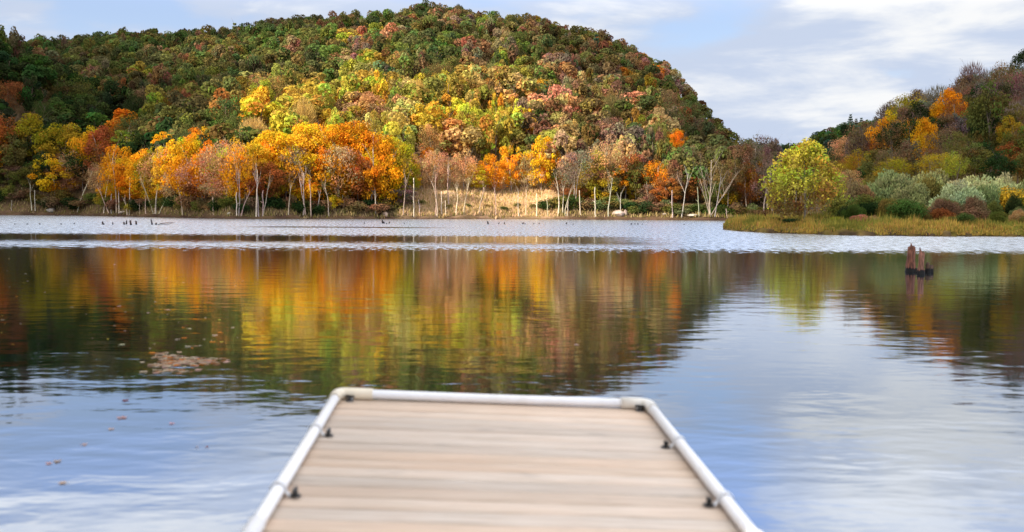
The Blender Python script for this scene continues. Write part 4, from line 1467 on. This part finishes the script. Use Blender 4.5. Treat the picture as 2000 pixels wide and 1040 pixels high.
def clamp(x, y, dirx, diry):
    """strap over the pipe with a tab screwed to the deck and a dark bolt"""
    along = np.array([diry, dirx, 0.0])
    inn = np.array([dirx, diry, 0.0])
    prof = []
    for a in np.linspace(-0.2 * pi, 1.0 * pi, 10):
        prof.append((cos(a) * (RP + 0.004), sin(a) * (RP + 0.004)))
    prof = [(0.085, ZD + 0.003), (0.045, ZD + 0.004)] + [(RP + 0.006, -0.012)] + [p for p in prof if p[1] > -0.01]
    V = []
    for w in (-0.016, 0.016):
        for (a, b) in prof:
            V.append(np.array([x, y, 0]) + inn * a + np.array([0, 0, b]) + along * w)
    n = len(prof)
    F = [[i, i + 1, n + i + 1, n + i] for i in range(n - 1)]
    mb = MB()
    mb.add(V, F)
    c = link('clamp', mb.mesh('clamp', True, [M_PIPE]), dock, color=(0.84, 0.85, 0.86))
    sm = c.modifiers.new('thick', 'SOLIDIFY')
    sm.thickness = 0.003
    mb = MB()
    p = np.array([x, y, ZD]) + inn * 0.066
    mb.tube([p + (0, 0, 0.004), p + (0, 0, 0.009)], 0.024, 14)
    mb.tube([p + (0, 0, 0.009), p + (0, 0, 0.034)], 0.012, 6)
    mb.tube([p + along * -0.026 + (0, 0, 0.026), p + along * 0.026 + (0, 0, 0.030)], 0.008, 6)
    link('bolt', mb.mesh('bolt', False, [M_DARK]), c)


def solve_y(s, row):
    best = min(np.linspace(-4.5, -0.1, 800), key=lambda l: abs(proj(C0 + DX * s * (HW - 0.066) + DY * l + DZ * (ZD + 0.02))[1] - row))
    return best


for s, row in ((-1, 845), (-1, 962), (1, 868), (1, 980)):
    clamp(s * HW, solve_y(s, row), -s, 0)
clamp(-HW + 0.075 + 0.0, 0.0, 0, -1)
clamp(HW - 0.06, 0.0, 0, -1)

# ------------------------------------------------------------------ unseen cloud sheet added between sun and valley to shape the sun patches
SUN_AZ, SUN_EL = radians(-128), radians(30)          # azimuth from +Y, clockwise
sv = np.array([sin(SUN_AZ) * cos(SUN_EL), cos(SUN_AZ) * cos(SUN_EL), sin(SUN_EL)])
HC = 700.0


def to_cloud(p):
    p = np.asarray(p, float)
    return p + sv * ((HC - p[2]) / sv[2])


# sunny spots on the ground: (px, py, depth, radius m, strength)
SUNNY = [(600, 330, 205, 40, 1.0), (720, 330, 205, 38, 1.0), (850, 370, 205, 46, 1.1), (480, 360, 190, 32, 0.9), (930, 240, 260, 42, 1.0), (780, 200, 290, 44, 1.0), (640, 210, 280, 42, 1.0),
         (900, 330, 230, 40, 1.0), (500, 180, 310, 40, 0.75), (1010, 350, 205, 22, 0.8), (1070, 320, 205, 18, 0.65), (290, 350, 185, 22, 0.85), (140, 310, 200, 22, 0.38), (380, 280, 200, 26, 0.8),
         (880, 130, 340, 46, 0.55), (1570, 340, 82, 12, 0.55), (1850, 380, 88, 14, 0.38), (1150, 200, 300, 60, 0.31), (400, 120, 380, 60, 0.27), (850, 60, 380, 60, 0.31), (1000, 950, 4.5, 14, 0.8)]
SUNC = [(to_cloud(at_depth(a, b, Yd)), r_, st) for a, b, Yd, r_, st in SUNNY]


def cloud_mat():
    m, nt, out = mat('added_shade_cloud')
    k = N(nt)
    geo = k.new('ShaderNodeNewGeometry')
    sep = k.new('ShaderNodeSeparateXYZ')
    k.set(sep.inputs[0], geo.outputs['Position'])
    nz = k.noise(geo.outputs['Position'], 0.02, 4, 0.55)
    acc = None
    for c, r_, st in SUNC:
        dx_ = k.math('MULTIPLY', k.math('SUBTRACT', sep.outputs[0], float(c[0])), 1 / r_)
        dy_ = k.math('MULTIPLY', k.math('SUBTRACT', sep.outputs[1], float(c[1])), 1 / r_)
        d2 = k.math('ADD', k.math('MULTIPLY', dx_, dx_), k.math('MULTIPLY', dy_, dy_))
        gv = k.math('MULTIPLY', k.math('EXPONENT', k.math('MULTIPLY', d2, -1.0)), st * 1.25)
        acc = gv if acc is None else k.math('MAXIMUM', acc, gv)
    thin = k.math('ADD', acc, k.math('MULTIPLY', k.math('SUBTRACT', nz, 0.5), 0.5))
    thin = k.maprange(thin, 0.22, 0.62, 0.07, 1.0)
    tr = k.new('ShaderNodeBsdfTransparent')
    df = k.new('ShaderNodeBsdfDiffuse')
    tl = k.new('ShaderNodeBsdfTranslucent')
    for q_ in (df, tl):
        q_.inputs[0].default_value = (0.9, 0.9, 0.92, 1)
    m1 = k.new('ShaderNodeMixShader')
    m1.inputs[0].default_value = 0.4
    nt.links.new(df.outputs[0], m1.inputs[1])
    nt.links.new(tl.outputs[0], m1.inputs[2])
    m2 = k.new('ShaderNodeMixShader')
    k.set(m2.inputs[0], thin)
    nt.links.new(m1.outputs[0], m2.inputs[1])
    nt.links.new(tr.outputs[0], m2.inputs[2])
    nt.links.new(m2.outputs[0], out.inputs[0])
    return m


cc = to_cloud((0, 200, 20))
gx = np.linspace(cc[0] - 420, cc[0] + 420, 60)
gy = np.linspace(cc[1] - 480, cc[1] + 520, 70)
GX, GY = np.meshgrid(gx, gy, indexing='ij')
edge_ = np.minimum(np.minimum(GX - gx[0], gx[-1] - GX), np.minimum(GY - gy[0], gy[-1] - GY))
puff = vnoise(GX / 45 + 50, GY / 45 + 50) * 22 + vnoise(GX / 20 + 50, GY / 20 + 50) * 10
GZ = HC + np.minimum(edge_, 60) * 0.2 * (0.4 + puff / 32) + (vnoise(GX / 30 + 9, GY / 30 + 9) - 0.5) * 6
mb = MB()
i, j = np.meshgrid(np.arange(59), np.arange(69), indexing='ij')
mb.add(np.stack([GX, GY, GZ], -1).reshape(-1, 3), np.stack([i * 70 + j, (i + 1) * 70 + j, (i + 1) * 70 + j + 1, i * 70 + j + 1], -1).reshape(-1, 4))
tag(link('clouds', mb.mesh('clouds', True, [cloud_mat()])), 'unseen cloud sheet added above the valley to pattern its sunlight', 'clouds', None, 'stuff')

# ------------------------------------------------------------------ sun and sky
sd = bpy.data.lights.new('sun', 'SUN')
sd.energy = 5.0
sd.angle = radians(0.6)
sd.color = (1.0, 0.87, 0.69)
so = bpy.data.objects.new('sun', sd)
COL.objects.link(so)
so.rotation_euler = Vector(sv).to_track_quat('Z', 'Y').to_euler()

W = bpy.data.worlds.new('World')
S.world = W
W.use_nodes = True
nt = W.node_tree
nt.nodes.clear()
k = N(nt)
out = k.new('ShaderNodeOutputWorld')
bg = k.new('ShaderNodeBackground')
SKY = 0.10
bg.inputs['Strength'].default_value = SKY
sky = k.new('ShaderNodeTexSky', sky_type='NISHITA')
sky.sun_disc = False
sky.sun_elevation = SUN_EL
sky.sun_rotation = SUN_AZ
sky.air_density = 1.0
sky.dust_density = 0.6
dirv = k.coord('Generated')
sep = k.new('ShaderNodeSeparateXYZ')
k.set(sep.inputs[0], dirv)
vx, vy, vz = sep.outputs
zc = k.math('MAXIMUM', vz, 0.0)
den = k.math('ADD', zc, 0.11)
comb = k.new('ShaderNodeCombineXYZ')
k.set(comb.inputs[0], k.math('DIVIDE', vx, den))
k.set(comb.inputs[1], k.math('DIVIDE', vy, den))
pl = comb.outputs[0]
n1 = k.noise(k.mapping(pl, (0.55, 0.8, 1), (1.3, 4.2, 0)), 1.0, 6, 0.52, 0.25)
n2 = k.noise(k.mapping(pl, (1.6, 2.2, 1), (7.3, 1.2, 0)), 1.0, 5, 0.55, 0.2)
n3 = k.noise(k.mapping(dirv, (7, 7, 22), (2, 5, 1)), 1.0, 5, 0.55, 0.3)
az = k.math('ARCTAN2', vx, vy)
el = k.math('ARCSINE', vz)


def blob(px, dpx, sx, sy, amp):
    """a broad bank of cloud (or clear gap) centred on a direction; numbers in thousandths of a radian"""
    a0, e0 = math.atan((px - 1000) / FPX), math.atan(dpx / FPX)
    u_ = k.math('MULTIPLY', k.math('SUBTRACT', az, a0), FPX / sx)
    v_ = k.math('MULTIPLY', k.math('SUBTRACT', el, e0), FPX / sy)
    d2 = k.math('ADD', k.math('MULTIPLY', u_, u_), k.math('MULTIPLY', v_, v_))
    return k.math('MULTIPLY', k.math('EXPONENT', k.math('MULTIPLY', d2, -1.0)), amp)


n4 = k.noise(k.mapping(dirv, (4.0, 4.0, 15), (5, 1, 3)), 1.0, 6, 0.56, 0.35)
mixn = k.math('ADD', k.math('MULTIPLY', n1, 0.22), k.math('ADD', k.math('MULTIPLY', n2, 0.18), k.math('ADD', k.math('MULTIPLY', n3, 0.28), k.math('MULTIPLY', n4, 0.40))))
cover = k.math('MULTIPLY_ADD', k.math('SUBTRACT', mixn, 0.54), 1.7, 0.55)
cover = k.math('ADD', cover, k.maprange(vz, 0.0, 0.30, 0.10, -0.05, False))
cover = k.math('ADD', cover, k.maprange(vz, 0.32, 0.6, 0.0, 0.25))
for b in ((1800, 370, 240, 80, 0.24), (1400, 190, 200, 70, 0.10), (1400, 350, 160, 35, -0.10), (150, 370, 330, 55, -0.15), (60, 340, 60, 30, 0.14), (350, 370, 120, 30, 0.08), (1700, 240, 160, 25, -0.12), (1720, 215, 60, 25, 0.15),
          (1850, 520, 240, 140, 0.28), (1400, 450, 150, 90, -0.14), (1450, 250, 150, 50, 0.10), (200, 470, 260, 70, -0.20), (200, 620, 220, 90, 0.20), (620, 520, 150, 120, 0.16), (1450, 620, 120, 60, -0.2), (1800, 650, 120, 100, 0.12)):
    cover = k.math('ADD', cover, blob(*b))
cl = k.maprange(cover, 0.36, 0.56)
n5 = k.noise(k.mapping(dirv, (6.0, 6.0, 26), (1, 9, 4)), 1.0, 6, 0.58, 0.4)
bright = k.maprange(k.math('ADD', cover, k.math('MULTIPLY', k.math('SUBTRACT', n5, 0.5), 1.25)), 0.50, 0.92)
blue = k.mixc(0.75, sky.outputs[0], k.mixc(k.maprange(vz, 0.1, 0.3), (2.35, 2.95, 4.1), (1.75, 2.3, 3.9)))
grey = (2.75, 3.15, 3.95)
white = (4.45, 4.5, 4.55)
skyc = k.mixc(cl, blue, k.mixc(bright, grey, white))
# below the horizon: dull ground tone
# brightness added to the upper sky to light dock and lake reflections
skyc = k.mixc(1.0, skyc, k.mixc(k.maprange(vz, 0.42, 0.75), (1, 1, 1), (1.06, 1.01, 0.93)), 'MULTIPLY')
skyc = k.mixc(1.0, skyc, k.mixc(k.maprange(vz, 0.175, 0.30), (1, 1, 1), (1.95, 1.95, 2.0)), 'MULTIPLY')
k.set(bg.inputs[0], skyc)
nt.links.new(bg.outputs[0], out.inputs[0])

settle_labels()
S.view_settings.view_transform = 'Standard'
S.view_settings.look = 'None'
S.view_settings.exposure = 1.1
S.view_settings.gamma = 1.0
S.render.engine = 'CYCLES'
S.cycles.max_bounces = 6
S.cycles.diffuse_bounces = 3
S.cycles.glossy_bounces = 3
S.cycles.transparent_max_bounces = 8
S.cycles.use_denoising = True
S.cycles.sample_clamp_indirect = 6.0
